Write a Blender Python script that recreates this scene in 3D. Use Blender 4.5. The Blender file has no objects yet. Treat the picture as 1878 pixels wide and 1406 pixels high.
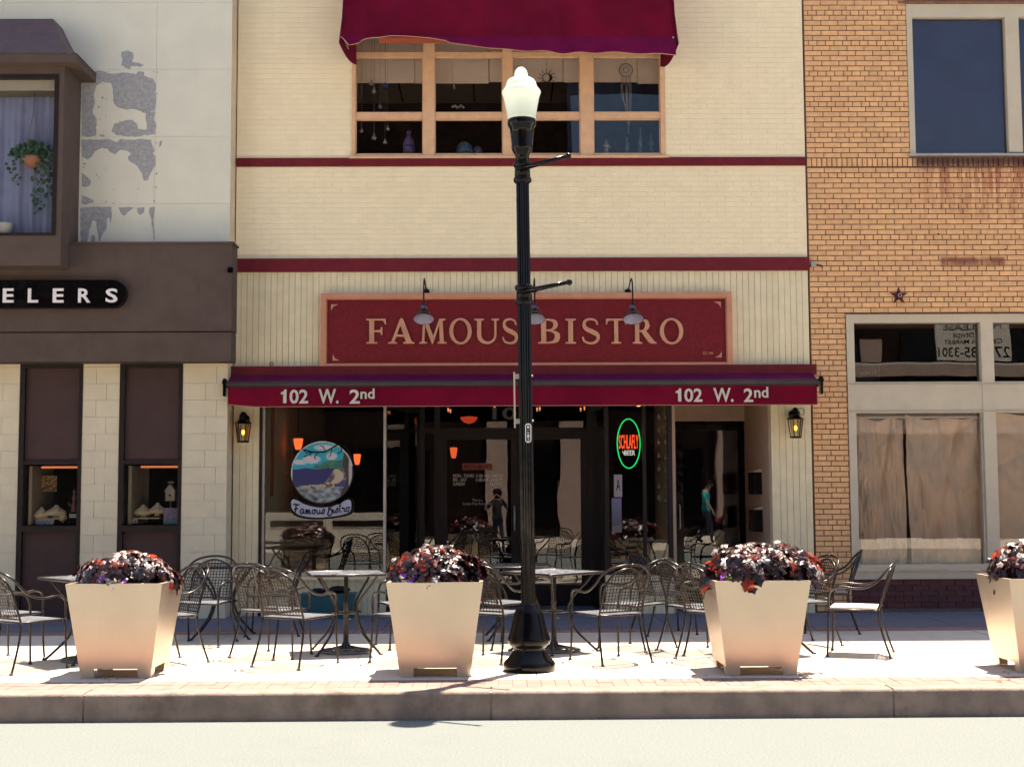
import bpy, math, random
from mathutils import Vector, Matrix
from mathutils import noise as MN
R = math.radians
sin, cos, pi = math.sin, math.cos, math.pi
rnd = random.Random(7)
sc = bpy.context.scene
COL = sc.collection

# ------------------------------------------------------------ camera
F = 2500.0                                   # focal length in photograph pixels (1878 wide)
CAM = Vector((0.0, -16.28, 1.42))
ROT = (Matrix.Rotation(-27/F, 3, 'Z') @ Matrix.Rotation(R(90)+math.atan(202/F), 3, 'X') @ Matrix.Rotation(-0.0048, 3, 'Z'))
cd = bpy.data.cameras.new('camera'); co = bpy.data.objects.new('camera', cd); COL.objects.link(co)
cd.sensor_width = 36; cd.lens = 36*F/1878; cd.clip_end = 3000; cd.clip_start = 0.1
co.matrix_world = Matrix.Translation(CAM) @ ROT.to_4x4()
sc.camera = co
# ------------------------------------------------------------ sky, sun, exposure
SUN = Vector((0.12, 0.19, 0.72)).normalized()
EL = math.asin(SUN.z); AZ = math.atan2(SUN.x, SUN.y)
w = bpy.data.worlds.new('World'); sc.world = w; w.use_nodes = True
nt = w.node_tree; bg = nt.nodes['Background']
sky = nt.nodes.new('ShaderNodeTexSky'); sky.sky_type = 'NISHITA'; sky.sun_disc = False
sky.sun_elevation = EL; sky.sun_rotation = AZ; sky.dust_density = 1.5
nt.links.new(sky.outputs[0], bg.inputs[0]); bg.inputs[1].default_value = 0.066
sl = bpy.data.lights.new('sun', 'SUN'); so = bpy.data.objects.new('sun', sl); COL.objects.link(so)
sl.energy = 4.7; sl.angle = R(0.53); sl.color = (1.0, 0.895, 0.74)
so.rotation_euler = SUN.to_track_quat('Z', 'Y').to_euler()
so.location = (0, 0, 30)
vs = sc.view_settings; vs.view_transform = 'Standard'; vs.look = 'None'; vs.exposure = 1.85; vs.gamma = 1.0
vs.use_curve_mapping = False
sc.cycles.max_bounces = 10; sc.cycles.diffuse_bounces = 5; sc.cycles.glossy_bounces = 5
sc.cycles.transparent_max_bounces = 16
sc.cycles.sample_clamp_indirect = 6
sc.cycles.use_denoising = True

# ------------------------------------------------------------ placing by sight lines, on real planes
def ray(px, py): return ROT @ Vector(((px-939)/F, -(py-703)/F, -1))
def at(px, py, Y):
    d = ray(px, py); t = (Y-CAM.y)/d.y
    return CAM + d*t
def ground(px, py, z=0.0):
    d = ray(px, py); t = (z-CAM.z)/d.z
    return CAM + d*t
def rect(a, b, c, d, Y):
    m = (a+c)/2; n = (b+d)/2
    return at(a, n, Y).x, at(c, n, Y).x, at(m, d, Y).z, at(m, b, Y).z        # x0,x1,z0,z1

# ------------------------------------------------------------ mesh helper
class MB:
    def __init__(s): s.v = []; s.f = []; s.sm = []
    def add(s, vs, fs, smooth=False):
        n = len(s.v); s.v += [tuple(v) for v in vs]
        for f in fs: s.f.append(tuple(i+n for i in f)); s.sm.append(smooth)
        return s
    def box(s, x0, x1, y0, y1, z0, z1):
        if x1 < x0: x0, x1 = x1, x0
        if y1 < y0: y0, y1 = y1, y0
        if z1 < z0: z0, z1 = z1, z0
        return s.hexa([(x0,y0,z0),(x1,y0,z0),(x1,y1,z0),(x0,y1,z0),(x0,y0,z1),(x1,y0,z1),(x1,y1,z1),(x0,y1,z1)])
    def hexa(s, v):
        return s.add(v, [(0,3,2,1),(4,5,6,7),(0,1,5,4),(1,2,6,5),(2,3,7,6),(3,0,4,7)])
    def tube(s, pts, r, seg=8, caps=True, closed=False, smooth=True):
        pts = [Vector(p) for p in pts]; n = len(pts)
        rs = r if isinstance(r, (list, tuple)) else [r]*n
        up = Vector((0.03, 0.05, 1)).normalized(); vs = []
        prev = None
        for i, p in enumerate(pts):
            if closed: t = pts[(i+1) % n]-pts[i-1]
            else: t = pts[min(i+1, n-1)]-pts[max(i-1, 0)]
            t = t.normalized() if t.length > 1e-9 else Vector((0, 0, 1))
            if prev is None:
                a = up if abs(t.dot(up)) < .9 else Vector((1, 0, 0))
                u = (a - t*a.dot(t)).normalized()
            else:
                u = prev - t*prev.dot(t); u = u.normalized() if u.length > 1e-6 else prev
            prev = u; b = t.cross(u)
            for k in range(seg):
                an = 2*pi*k/seg
                vs.append(p + (u*cos(an)+b*sin(an))*rs[i])
        fs = []
        for i in range(n if closed else n-1):
            j = (i+1) % n
            for k in range(seg):
                l = (k+1) % seg
                fs.append((i*seg+k, i*seg+l, j*seg+l, j*seg+k))
        if caps and not closed:
            fs.append(tuple(range(seg))[::-1]); fs.append(tuple((n-1)*seg+k for k in range(seg)))
        return s.add(vs, fs, smooth)
    def lathe(s, prof, seg=32, c=(0, 0, 0), flute=None, smooth=True, cap=True):
        vs = []
        for (r, z) in prof:
            for k in range(seg):
                rr = r
                if flute and flute[0] <= z <= flute[1]: rr = r*(1-flute[2]*(k % 2))
                an = 2*pi*k/seg; vs.append((c[0]+rr*cos(an), c[1]+rr*sin(an), c[2]+z))
        fs = []
        for i in range(len(prof)-1):
            for k in range(seg):
                l = (k+1) % seg; fs.append((i*seg+k, i*seg+l, (i+1)*seg+l, (i+1)*seg+k))
        if cap:
            fs.append(tuple(range(seg))[::-1]); fs.append(tuple((len(prof)-1)*seg+k for k in range(seg)))
        return s.add(vs, fs, smooth)
    def sphere(s, c, r, seg=12, rings=8, sq=(1, 1, 1)):
        vs = []; fs = []
        for i in range(1, rings):
            th = pi*i/rings
            for k in range(seg):
                an = 2*pi*k/seg
                vs.append((c[0]+r*sq[0]*sin(th)*cos(an), c[1]+r*sq[1]*sin(th)*sin(an), c[2]+r*sq[2]*cos(th)))
        t = len(vs); vs += [(c[0], c[1], c[2]+r*sq[2]), (c[0], c[1], c[2]-r*sq[2])]
        for i in range(rings-2):
            for k in range(seg):
                l = (k+1) % seg; fs.append((i*seg+k, (i+1)*seg+k, (i+1)*seg+l, i*seg+l))
        for k in range(seg):
            l = (k+1) % seg; fs.append((t, k, l)); fs.append((t+1, (rings-2)*seg+l, (rings-2)*seg+k))
        return s.add(vs, fs, True)
    def mesh(s, name, m=None):
        me = bpy.data.meshes.new(name); me.from_pydata(s.v, [], s.f)
        me.polygons.foreach_set('use_smooth', s.sm)
        if m: me.materials.append(m)
        me.update(); return me
    def build(s, name, m=None, parent=None, loc=(0, 0, 0), rot=(0, 0, 0), kind=None):
        return link(name, s.mesh(name, m), parent, loc, rot, kind)
def link(name, me, parent=None, loc=(0, 0, 0), rot=(0, 0, 0), kind=None, scale=(1, 1, 1)):
    o = bpy.data.objects.new(name, me); COL.objects.link(o)
    o.location = loc; o.rotation_euler = rot; o.scale = scale
    if parent: o.parent = parent
    if kind: o['kind'] = kind
    return o
def tag(o, label, cat, group=None):
    o['label'] = label; o['category'] = cat
    if group: o['group'] = group
    return o
def empty(name, loc, label, cat, group=None, rz=0):
    o = bpy.data.objects.new(name, None); COL.objects.link(o); o.location = loc; o.rotation_euler = (0, 0, rz)
    o.empty_display_size = .1
    return tag(o, label, cat, group)
def box(name, m, x0, x1, y0, y1, z0, z1, parent=None, kind=None):
    return MB().box(x0, x1, y0, y1, z0, z1).build(name, m, parent, kind=kind)
def kids(o): return [c for c in bpy.data.objects if c.parent == o]
def copy_tree(o, children):
    c = o.copy(); COL.objects.link(c)
    for ch in children:
        d = ch.copy(); COL.objects.link(d); d.parent = c
    return c
def smooth_path(pts, n=6):
    P = [Vector(p) for p in pts]; out = []
    for i in range(len(P)-1):
        a = P[i-1] if i > 0 else P[0]*2-P[1]; b = P[i]; c = P[i+1]; d = P[i+2] if i+2 < len(P) else P[-1]*2-P[-2]
        for k in range(n):
            t = k/n
            out.append(0.5*((2*b)+(c-a)*t+(2*a-5*b+4*c-d)*t*t+(3*b-a-3*c+d)*t*t*t))
    out.append(P[-1]); return out

# ------------------------------------------------------------ materials
def newmat(name):
    m = bpy.data.materials.new(name); m.use_nodes = True
    n = m.node_tree; b = n.nodes['Principled BSDF']; return m, n, b
def N(n, t, **k):
    x = n.nodes.new('ShaderNode'+t)
    for a, v in k.items(): setattr(x, a, v)
    return x
def mth(n, op, a, b=None, c=None, clamp=False):
    x = N(n, 'Math', operation=op, use_clamp=clamp)
    for i, v in enumerate((a, b, c)):
        if v is None: continue
        if isinstance(v, (int, float)): x.inputs[i].default_value = v
        else: n.links.new(v, x.inputs[i])
    return x.outputs[0]
def mixc(n, fac, a, b, mode='MIX'):
    x = N(n, 'Mix', data_type='RGBA', blend_type=mode)
    for i, v in ((0, fac), (6, a), (7, b)):
        if isinstance(v, (int, float)): x.inputs[i].default_value = v
        elif isinstance(v, tuple): x.inputs[i].default_value = (v[0], v[1], v[2], 1)
        else: n.links.new(v, x.inputs[i])
    return x.outputs[2]
def noise(n, scale, det=4, rough=.55, vec=None, stretch=None, dist=0):
    x = N(n, 'TexNoise'); x.inputs['Scale'].default_value = scale; x.inputs['Detail'].default_value = det
    x.inputs['Roughness'].default_value = rough; x.inputs['Distortion'].default_value = dist
    if vec is None: vec = N(n, 'NewGeometry').outputs['Position']
    if stretch:
        v = N(n, 'VectorMath', operation='MULTIPLY'); n.links.new(vec, v.inputs[0]); v.inputs[1].default_value = stretch; vec = v.outputs[0]
    n.links.new(vec, x.inputs['Vector']); return x.outputs['Fac']
def mr(n, v, a, b, c=0, d=1, smooth=True):
    x = N(n, 'MapRange'); x.interpolation_type = 'SMOOTHSTEP' if smooth else 'LINEAR'
    n.links.new(v, x.inputs[0])
    for i, q in enumerate((a, b, c, d)): x.inputs[i+1].default_value = q
    return x.outputs[0]
def mat(name, col, rough=.6, metal=0, var=.12, ns=6, bump=0, bs=60, island=0, dirt=0, dirtcol=(.12, .08, .05), spec=.5, streak=0, extra=None, sheen=0, sheencol=None, coat=0, big=0, flat=False):
    m, n, b = newmat(name)
    f = noise(n, ns, 5)
    c1 = tuple(max(0, c*(1-var)) for c in col); c2 = tuple(min(1, c*(1+var)) for c in col)
    c = mixc(n, mr(n, f, .3, .7), c1, c2)
    if big:
        c = mixc(n, mth(n, 'MULTIPLY', mr(n, noise(n, .7, 3), .35, .65), big), c, tuple(x*.72 for x in col))
    if island:
        oi = N(n, 'ObjectInfo').outputs['Random']; ri = N(n, 'NewGeometry').outputs['Random Per Island']
        r = mth(n, 'FRACT', mth(n, 'ADD', mth(n, 'MULTIPLY', oi, 7.31), ri))
        hv = N(n, 'HueSaturation'); n.links.new(c, hv.inputs['Color'])
        n.links.new(mth(n, 'MULTIPLY_ADD', r, 2*island, 1-island), hv.inputs['Value'])
        r2 = mth(n, 'FRACT', mth(n, 'MULTIPLY', r, 13.7))
        n.links.new(mth(n, 'MULTIPLY_ADD', r2, .02*island*4, .5-.01*island*4), hv.inputs['Hue'])
        c = hv.outputs[0]
    if dirt:
        d = mr(n, noise(n, 2.3, 6, .65), .52, .75); d = mth(n, 'MULTIPLY', d, dirt); c = mixc(n, d, c, dirtcol)
    if streak:
        d = mr(n, noise(n, 1, 5, .6, stretch=(14, 14, .8)), .55, .8); d = mth(n, 'MULTIPLY', d, streak); c = mixc(n, d, c, dirtcol)
    if extra: c = extra(n, c)
    n.links.new(c, b.inputs['Base Color'])
    b.inputs['Metallic'].default_value = metal; b.inputs['Specular IOR Level'].default_value = spec
    rv = noise(n, ns*2.5, 3)
    if flat: b.inputs['Roughness'].default_value = rough
    else: n.links.new(mr(n, rv, .3, .7, max(.02, rough-.08), min(1, rough+.08)), b.inputs['Roughness'])
    if sheen:
        b.inputs['Sheen Weight'].default_value = sheen; b.inputs['Sheen Roughness'].default_value = .4
        if sheencol: b.inputs['Sheen Tint'].default_value = (*sheencol, 1)
    if coat: b.inputs['Coat Weight'].default_value = coat; b.inputs['Coat Roughness'].default_value = .08
    if bump:
        bp = N(n, 'Bump'); bp.inputs['Strength'].default_value = 1; bp.inputs['Distance'].default_value = bump
        n.links.new(noise(n, bs, 5, .6), bp.inputs['Height']); n.links.new(bp.outputs[0], b.inputs['Normal'])
    return m
def emit(name, col, s):
    m, n, b = newmat(name); b.inputs['Base Color'].default_value = (*col, 1)
    b.inputs['Emission Color'].default_value = (*col, 1); b.inputs['Emission Strength'].default_value = s; return m
def glass(name, tint=(.9, .92, .9), k=2.0, wav=.004, rough=0.0, ws=1.3):
    m, n, b = newmat(name); n.nodes.remove(b); out = n.nodes['Material Output']
    t = N(n, 'BsdfTransparent'); t.inputs[0].default_value = (*tint, 1)
    g = N(n, 'BsdfGlossy'); g.inputs['Roughness'].default_value = rough; g.inputs[0].default_value = (1, 1, 1, 1)
    bp = N(n, 'Bump'); bp.inputs['Distance'].default_value = wav; bp.inputs['Strength'].default_value = 1
    n.links.new(noise(n, ws, 2, .4, stretch=(1, 1, .6)), bp.inputs['Height']); n.links.new(bp.outputs[0], g.inputs['Normal'])
    fr = N(n, 'Fresnel'); fr.inputs[0].default_value = 1.5
    mx = N(n, 'MixShader'); n.links.new(mth(n, 'MULTIPLY', fr.outputs[0], k, clamp=True), mx.inputs[0])
    n.links.new(t.outputs[0], mx.inputs[1]); n.links.new(g.outputs[0], mx.inputs[2]); n.links.new(mx.outputs[0], out.inputs[0])
    return m
def attr_mat(name, rough=.6, em=0):
    m, n, b = newmat(name); a = N(n, 'VertexColor'); a.layer_name = 'Col'
    n.links.new(a.outputs[0], b.inputs['Base Color']); b.inputs['Roughness'].default_value = rough
    return m
def xz(n):
    s = N(n, 'SeparateXYZ'); n.links.new(N(n, 'NewGeometry').outputs['Position'], s.inputs[0]); return s.outputs
# rust stain below the upper window of the tan brick building
_s0 = at(1672, 300, 0); _s1 = at(1725, 478, 0); _s2 = at(1840, 478, 0)
def rust(n, c):
    o = xz(n)
    st = mr(n, noise(n, 1, 6, .7, stretch=(13, 3, .8)), .42, .56)
    pt = mr(n, noise(n, 1.6, 3, .5, stretch=(1, 1, .5)), .36, .54)
    v = mr(n, o[2], _s0.z-1.25, _s0.z+.1); xr = mr(n, o[0], _s0.x-.2, _s0.x+.5)
    a = mth(n, 'MULTIPLY', mth(n, 'MULTIPLY', st, pt), mth(n, 'MULTIPLY', v, xr))
    top = mth(n, 'MULTIPLY', mr(n, o[2], _s0.z-.12, _s0.z+.02), mr(n, noise(n, 2.6, 4, .65, stretch=(1, 1, .2)), .26, .46))
    top = mth(n, 'MULTIPLY', top, mr(n, o[0], _s0.x-.05, _s0.x+.1)); top = mth(n, 'MULTIPLY', top, mr(n, o[2], _s0.z+.13, _s0.z+.09))
    b = mth(n, 'MULTIPLY', mr(n, o[2], _s1.z-.11, _s1.z-.02), mr(n, o[2], _s1.z+.06, _s1.z+.02))
    b = mth(n, 'MULTIPLY', b, mth(n, 'MULTIPLY', mr(n, o[0], _s1.x-.03, _s1.x+.03), mr(n, o[0], _s2.x+.05, _s2.x-.02)))
    b = mth(n, 'MULTIPLY', b, mr(n, noise(n, 5, 4), .3, .5, .45, 1))
    c = mixc(n, mth(n, 'MULTIPLY', a, .8), c, (.30, .065, .03))
    c = mixc(n, mth(n, 'MULTIPLY', b, .8), c, (.16, .028, .02))
    c = mixc(n, mth(n, 'MULTIPLY', top, .93), c, (.045, .010, .009))
    return c
M = {}
M['tanbrick'] = mat('tan_brick', (.70, .40, .19), .75, var=.09, ns=14, bump=.003, bs=90, island=.08, dirt=.10, dirtcol=(.5, .22, .10), extra=rust)
M['mortar'] = mat('dark_mortar', (.19, .10, .065), .9, var=.2, ns=20, bump=.004, bs=70)
M['redbrick'] = mat('dark_red_brick', (.085, .02, .022), .7, var=.2, ns=12, bump=.003, bs=80, island=.25, dirt=.5, dirtcol=(.03, .02, .02))
M['redmortar'] = mat('red_brick_mortar', (.16, .11, .10), .9, var=.2, ns=20)
M['cream'] = mat('cream_painted_brick', (.86, .74, .50), .6, var=.025, ns=5, bump=.0012, bs=45, island=.012, dirt=.14, dirtcol=(.80, .56, .35), streak=.14)
M['creamgap'] = mat('cream_painted_joint', (.83, .70, .465), .7, var=.05, ns=8, dirt=.12, dirtcol=(.6, .45, .27))
M['siding'] = mat('cream_painted_boards', (.71, .615, .40), .5, var=.05, ns=6, bump=.001, bs=50, island=.03, dirt=.12, dirtcol=(.5, .34, .2), streak=.18)
M['sidinggap'] = mat('board_groove', (.44, .32, .18), .9, var=.2)
M['maroonpaint'] = mat('maroon_painted_trim', (.14, .009, .016), .55, var=.14, ns=9, bump=.001, dirt=.1, spec=.25)
def peelx(n, c): return c
M['leftwall'] = mat('grey_white_stucco', (.67, .645, .53), .7, var=.03, ns=3, bump=.0015, bs=40, big=.08, streak=.10, dirtcol=(.5, .44, .34))
M['leftblock'] = mat('cream_painted_block', (.64, .56, .40), .65, var=.04, ns=4, bump=.0015, bs=50, island=.012, dirt=.08, dirtcol=(.56, .42, .29))
M['blockjoint'] = mat('block_joint', (.59, .50, .355), .8, var=.08)
M['peel'] = mat('bare_grey_render', (.34, .335, .34), .9, var=.14, ns=25, bump=.004, bs=90)
M['browndark'] = mat('dark_brown_metal_frame', (.014, .008, .007), .5, var=.12, spec=.25)
M['brown'] = mat('brown_stucco', (.100, .071, .060), .9, var=.09, ns=3, bump=.003, bs=120, big=.25, streak=.3, dirtcol=(.05, .032, .028), spec=.2)
M['brownpanel'] = mat('brown_panel', (.062, .035, .032), .7, var=.06, ns=3, bump=.001, bs=120, spec=.25)
M['brownroof'] = mat('brown_metal_roof', (.09, .055, .06), .6, var=.08)
M['black'] = mat('black_gloss_paint', (.004, .003, .0035), .14, var=.2, spec=.22)
M['blackiron'] = mat('grey_iron', (.16, .15, .14), .45, metal=.4, var=.2)
M['chairwire'] = mat('grey_bronze_chair_metal', (.026, .019, .017), .3, metal=.35, var=.1)
M['chairpale'] = mat('pale_silver_seat_metal', (.72, .72, .70), .45, metal=.1, var=.08)
M['chairseat'] = mat('sheen_grey_seat_metal', (.34, .35, .39), .4, metal=.35, var=.12)  # bright bluish sheen of the seats put into the metal colour
M['sheet'] = mat('table_metal', (.27, .28, .32), .3, metal=.7, var=.15)
M['steel'] = mat('brushed_steel_planter', (.70, .575, .455), .36, metal=.93, var=.03, ns=2.5, dirt=.12, dirtcol=(.50, .37, .27), flat=True, streak=.12)
M['alum'] = mat('aluminium_frame', (.42, .38, .33), .4, metal=.5, var=.1)
M['tanframe'] = mat('tan_painted_frame', (.52, .45, .335), .55, var=.05, ns=5, dirt=.1, dirtcol=(.3, .22, .16), streak=.08)
M['peach'] = mat('peach_painted_sash', (.68, .42, .25), .55, var=.08, ns=8, dirt=.2, dirtcol=(.5, .24, .12))
M['signred'] = mat('maroon_sign_board', (.15, .006, .011), .55, var=.16, ns=26, bump=.002, bs=60, spec=.25)
M['signtrim'] = mat('copper_tan_sign_trim', (.52, .23, .13), .45, var=.08, metal=.0)
M['gilt'] = mat('copper_tan_letters', (.54, .265, .155), .4, metal=.1, var=.1)
M['awning'] = mat('maroon_awning_canvas', (.15, .0025, .019), .85, var=.16, ns=2.2, bump=.002, bs=200, sheen=.08, sheencol=(.7, .2, .8), spec=.1, streak=.35, dirtcol=(.05, .002, .03))
M['awningsheen'] = mat('sky_sheen_purple_canvas', (.115, .002, .042), .8, var=.12, ns=4, sheen=.1, sheencol=(.6, .2, .7), spec=.12)  # purple sky sheen painted into the maroon canvas colour
M['awningrail'] = mat('grey_awning_rail', (.055, .038, .038), .5, var=.1, spec=.3)
M['awningback'] = mat('orange_brown_awning_lining', (.28, .06, .03), .8, var=.15)
M['white'] = mat('white_vinyl', (.78, .76, .70), .5, var=.03)
M['signwhite'] = mat('pinkish_white_letters', (.74, .70, .70), .4, var=.03)
M['numeral'] = mat('sun_faded_numerals', (.56, .50, .42), .6, var=.05)
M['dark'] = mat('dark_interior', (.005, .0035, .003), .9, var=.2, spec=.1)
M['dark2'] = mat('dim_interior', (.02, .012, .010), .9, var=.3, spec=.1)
M['concrete'] = mat('pale_concrete', (.58, .50, .415), .85, var=.06, ns=5, bump=.002, bs=60, big=.12, dirt=.12, dirtcol=(.38, .31, .25))
M['kerbstone'] = mat('weathered_kerb_concrete', (.25, .185, .15), .9, var=.2, ns=6, bump=.005, bs=70, dirt=.65, dirtcol=(.10, .06, .048), streak=.35)
M['road'] = mat('pale_worn_road', (.166, .177, .166), .92, var=.13, ns=55, bump=.004, bs=220, big=.05, spec=.2, dirt=.10, dirtcol=(.10, .09, .075))
M['paver'] = mat('rose_brick_paver', (.255, .155, .128), .85, var=.08, ns=9, bump=.002, island=.06, dirt=.15, dirtcol=(.22, .15, .12))
M['pave_shade'] = mat('shade_blue_concrete', (.125, .122, .155), .85, var=.08, ns=4, bump=.002, bs=60, dirt=.3, dirtcol=(.08, .05, .055))  # sidewalk concrete with the blue shade by the facade put into its colour
M['joint'] = mat('sand_joint', (.33, .24, .20), .95, var=.15)
M['globe'] = None
M['glass'] = glass('shop_glass', (.93, .94, .93), 1.15, .0009)
M['doorglass'] = glass('door_glass', (.75, .75, .75), 1.5, .001, ws=2.5)
M['upglass'] = glass('upper_glass', (.95, .95, .95), .62, .0014)
M['blueblind'] = mat('navy_window_blind', (.024, .026, .085), .6, var=.15, ns=2, bump=.001, bs=200)
M['kraft'] = None
M['teal'] = mat('teal_plastic', (.01, .085, .10), .45, var=.1)
M['curtain'] = mat('blue_grey_curtain', (.30, .33, .50), .8, var=.1, ns=4)
M['plantgreen'] = mat('green_leaf', (.05, .13, .075), .45, var=.3, ns=20)
M['terracotta'] = mat('terracotta', (.5, .22, .13), .7)
M['purple'] = mat('violet_petals', (.28, .03, .48), .5, var=.2)
M['soil'] = mat('potting_soil', (.03, .02, .015), .95, var=.4, ns=50, bump=.01)
M['amber'] = emit('amber_shade_glow', (1.0, .15, .035), .42)
M['bulb'] = emit('warm_bulb', (1.0, .42, .08), .9)
M['lampglow'] = emit('small_spot_glow', (1.0, .3, .12), .3)
M['neong'] = emit('green_neon', (.01, 1.0, .2), .22)
M['neono'] = emit('orange_neon', (1.0, .09, .02), .38)
M['neonw'] = emit('white_neon', (.9, .92, .88), .16)
M['print'] = attr_mat('printed_colours', .5)
M['oppdark'] = mat('dark_brick_across_street', (.014, .007, .006), .95, var=.3, ns=3, spec=.1)  # brick darkened so the glass mirrors it near black
M['opppale'] = mat('pale_stone_across_street', (.34, .25, .21), .9, var=.08, ns=2)
M['oppwhite'] = mat('white_across_street', (.6, .55, .48), .9, var=.05)
# frosted street lamp globe
m, n, b = newmat('frosted_globe'); b.inputs['Base Color'].default_value = (.86, .90, .82, 1); b.inputs['Roughness'].default_value = .25
b.inputs['Transmission Weight'].default_value = 0; b.inputs['Subsurface Weight'].default_value = 0
tr = N(n, 'BsdfTranslucent'); tr.inputs[0].default_value = (.88, .93, .86, 1)
mx = N(n, 'MixShader'); mx.inputs[0].default_value = .5
n.links.new(b.outputs[0], mx.inputs[1]); n.links.new(tr.outputs[0], mx.inputs[2]); n.links.new(mx.outputs[0], n.nodes['Material Output'].inputs[0]); M['globe'] = m
# kraft paper: brown with blotches
m, n, b = newmat('kraft_paper')
c = mixc(n, mr(n, noise(n, 2.2, 4, .6, dist=.6), .35, .65), (.84, .63, .50), (.68, .56, .49))
c = mixc(n, mth(n, 'MULTIPLY', mr(n, noise(n, 5, 5, .7, stretch=(1, 1, .5), dist=1.5), .55, .75), .5), c, (.75, .40, .2))
n.links.new(c, b.inputs['Base Color']); b.inputs['Roughness'].default_value = .8; M['kraft'] = m
def leafmat(name, col, tcol, rough, spec=.5, vein=None, tr=.35):
    m, n, b = newmat(name)
    oi = N(n, 'ObjectInfo').outputs['Random']
    c = mixc(n, oi, tuple(x*.6 for x in col), tuple(min(1, x*1.3) for x in col))
    if vein:
        tc = N(n, 'TexCoord').outputs['Object']
        f = noise(n, 60, 3, .6, vec=tc)
        c = mixc(n, mr(n, f, .42, .56), vein, c)
    n.links.new(c, b.inputs['Base Color']); b.inputs['Roughness'].default_value = rough; b.inputs['Specular IOR Level'].default_value = spec
    t = N(n, 'BsdfTranslucent'); t.inputs[0].default_value = (*tcol, 1)
    x = N(n, 'MixShader'); x.inputs[0].default_value = tr
    n.links.new(b.outputs[0], x.inputs[1]); n.links.new(t.outputs[0], x.inputs[2]); n.links.new(x.outputs[0], n.nodes['Material Output'].inputs[0])
    return m
M['leafdark'] = leafmat('dark_plum_leaf', (.020, .006, .007), (.07, .004, .006), .3, .6, tr=.15)
M['leafred'] = leafmat('rust_red_leaf', (.16, .025, .015), (.55, .06, .02), .4, .5, tr=.5)
M['leafglint'] = leafmat('silver_veined_glint_leaf', (.55, .50, .46), (.25, .08, .06), .3, .9, vein=(.10, .04, .04), tr=.1)  # silver leaf markings plus sun glint put into one pale colour

# ------------------------------------------------------------ lettering
def text_mesh(s, m, ext=.002, off=0.0, align='CENTER'):
    cu = bpy.data.curves.new('lettering', 'FONT'); cu.body = s; cu.extrude = ext; cu.offset = off; cu.align_x = align; cu.resolution_u = 3
    o = bpy.data.objects.new('tmp', cu); COL.objects.link(o)
    dg = bpy.context.evaluated_depsgraph_get(); me = bpy.data.meshes.new_from_object(o.evaluated_get(dg))
    bpy.data.objects.remove(o); me.name = 'lettering'
    me.materials.clear(); me.materials.append(m)
    return me
def fit_text(s, m, x0, x1, z0, z1, Y, parent=None, ext=.002, off=.0, name='lettering', mirror=False, loc=(0, 0, 0)):
    me = text_mesh(s, m, ext, off)
    xs = [v.co.x for v in me.vertices]; ys = [v.co.y for v in me.vertices]
    a, b = min(xs), max(xs); c, d = min(ys), max(ys)
    sx = (x1-x0)/max(1e-6, b-a); sz = (z1-z0)/max(1e-6, d-c)
    for v in me.vertices:
        x, y, z = v.co
        X = x0+(x-a)*sx
        if mirror: X = x1-(x-a)*sx
        v.co = (X-loc[0], Y-z-loc[1], z0+(y-c)*sz-loc[2])
    if mirror: me.flip_normals()
    me.update()
    return link(name, me, parent)
def loops_mesh(loops, m, ext, bevel=0, name='shape'):
    cu = bpy.data.curves.new(name, 'CURVE'); cu.dimensions = '2D'; cu.fill_mode = 'BOTH'; cu.extrude = ext; cu.bevel_depth = bevel; cu.bevel_resolution = 1
    for lp in loops:
        sp = cu.splines.new('POLY'); sp.points.add(len(lp)-1)
        for i, p in enumerate(lp): sp.points[i].co = (p[0], p[1], 0, 1)
        sp.use_cyclic_u = True
    o = bpy.data.objects.new('tmp', cu); COL.objects.link(o)
    dg = bpy.context.evaluated_depsgraph_get(); me = bpy.data.meshes.new_from_object(o.evaluated_get(dg))
    bpy.data.objects.remove(o); me.name = name; me.materials.clear(); me.materials.append(m)
    return me
def stand(me, Y):                                   # x,y,z of a flat shape -> facade plane
    for v in me.vertices:
        x, y, z = v.co; v.co = (x, Y-z, y)
    me.update(); return me
def cat2(pts, n=5, closed=False):
    P = [Vector((p[0], p[1], 0)) for p in pts]
    return [(q.x, q.y) for q in smooth_path(P, n)]
def ell(cx, cy, rx, ry, n=28, rot=0):
    return [(cx+rx*cos(t)*cos(rot)-ry*sin(t)*sin(rot), cy+rx*cos(t)*sin(rot)+ry*sin(t)*cos(rot)) for t in [2*pi*k/n for k in range(n)]]
def stroke(pts, ws, n=4):
    P = smooth_path([Vector((p[0], p[1], 0)) for p in pts], n); W = smooth_path([Vector((v, 0, 0)) for v in ws], n)
    L = []; Rr = []
    for i, p in enumerate(P):
        t = (P[min(i+1, len(P)-1)]-P[max(0, i-1)]).normalized(); nn = Vector((-t.y, t.x, 0))*W[i].x/2
        L.append((p.x+nn.x, p.y+nn.y)); Rr.append((p.x-nn.x, p.y-nn.y))
    return L+Rr[::-1]
GL = {}
GL['I'] = [[(0,0),(.4,0),(.4,.05),(.29,.08),(.29,.92),(.4,.95),(.4,1),(0,1),(0,.95),(.11,.92),(.11,.08),(0,.05)]]
GL['F'] = [[(0,0),(.44,0),(.44,.05),(.31,.08),(.31,.46),(.55,.46),(.59,.36),(.64,.36),(.64,.66),(.59,.66),(.55,.54),(.31,.54),(.31,.93),(.66,.93),(.74,.78),(.79,.78),(.77,1),(0,1),(0,.95),(.12,.92),(.12,.08),(0,.05)]]
GL['T'] = [[(.3,0),(.74,0),(.74,.05),(.61,.08),(.61,.93),(.86,.93),(.95,.78),(1.0,.78),(.98,1.0),(.06,1),(.04,.78),(.09,.78),(.18,.93),(.43,.93),(.43,.08),(.3,.05)]]
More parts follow.
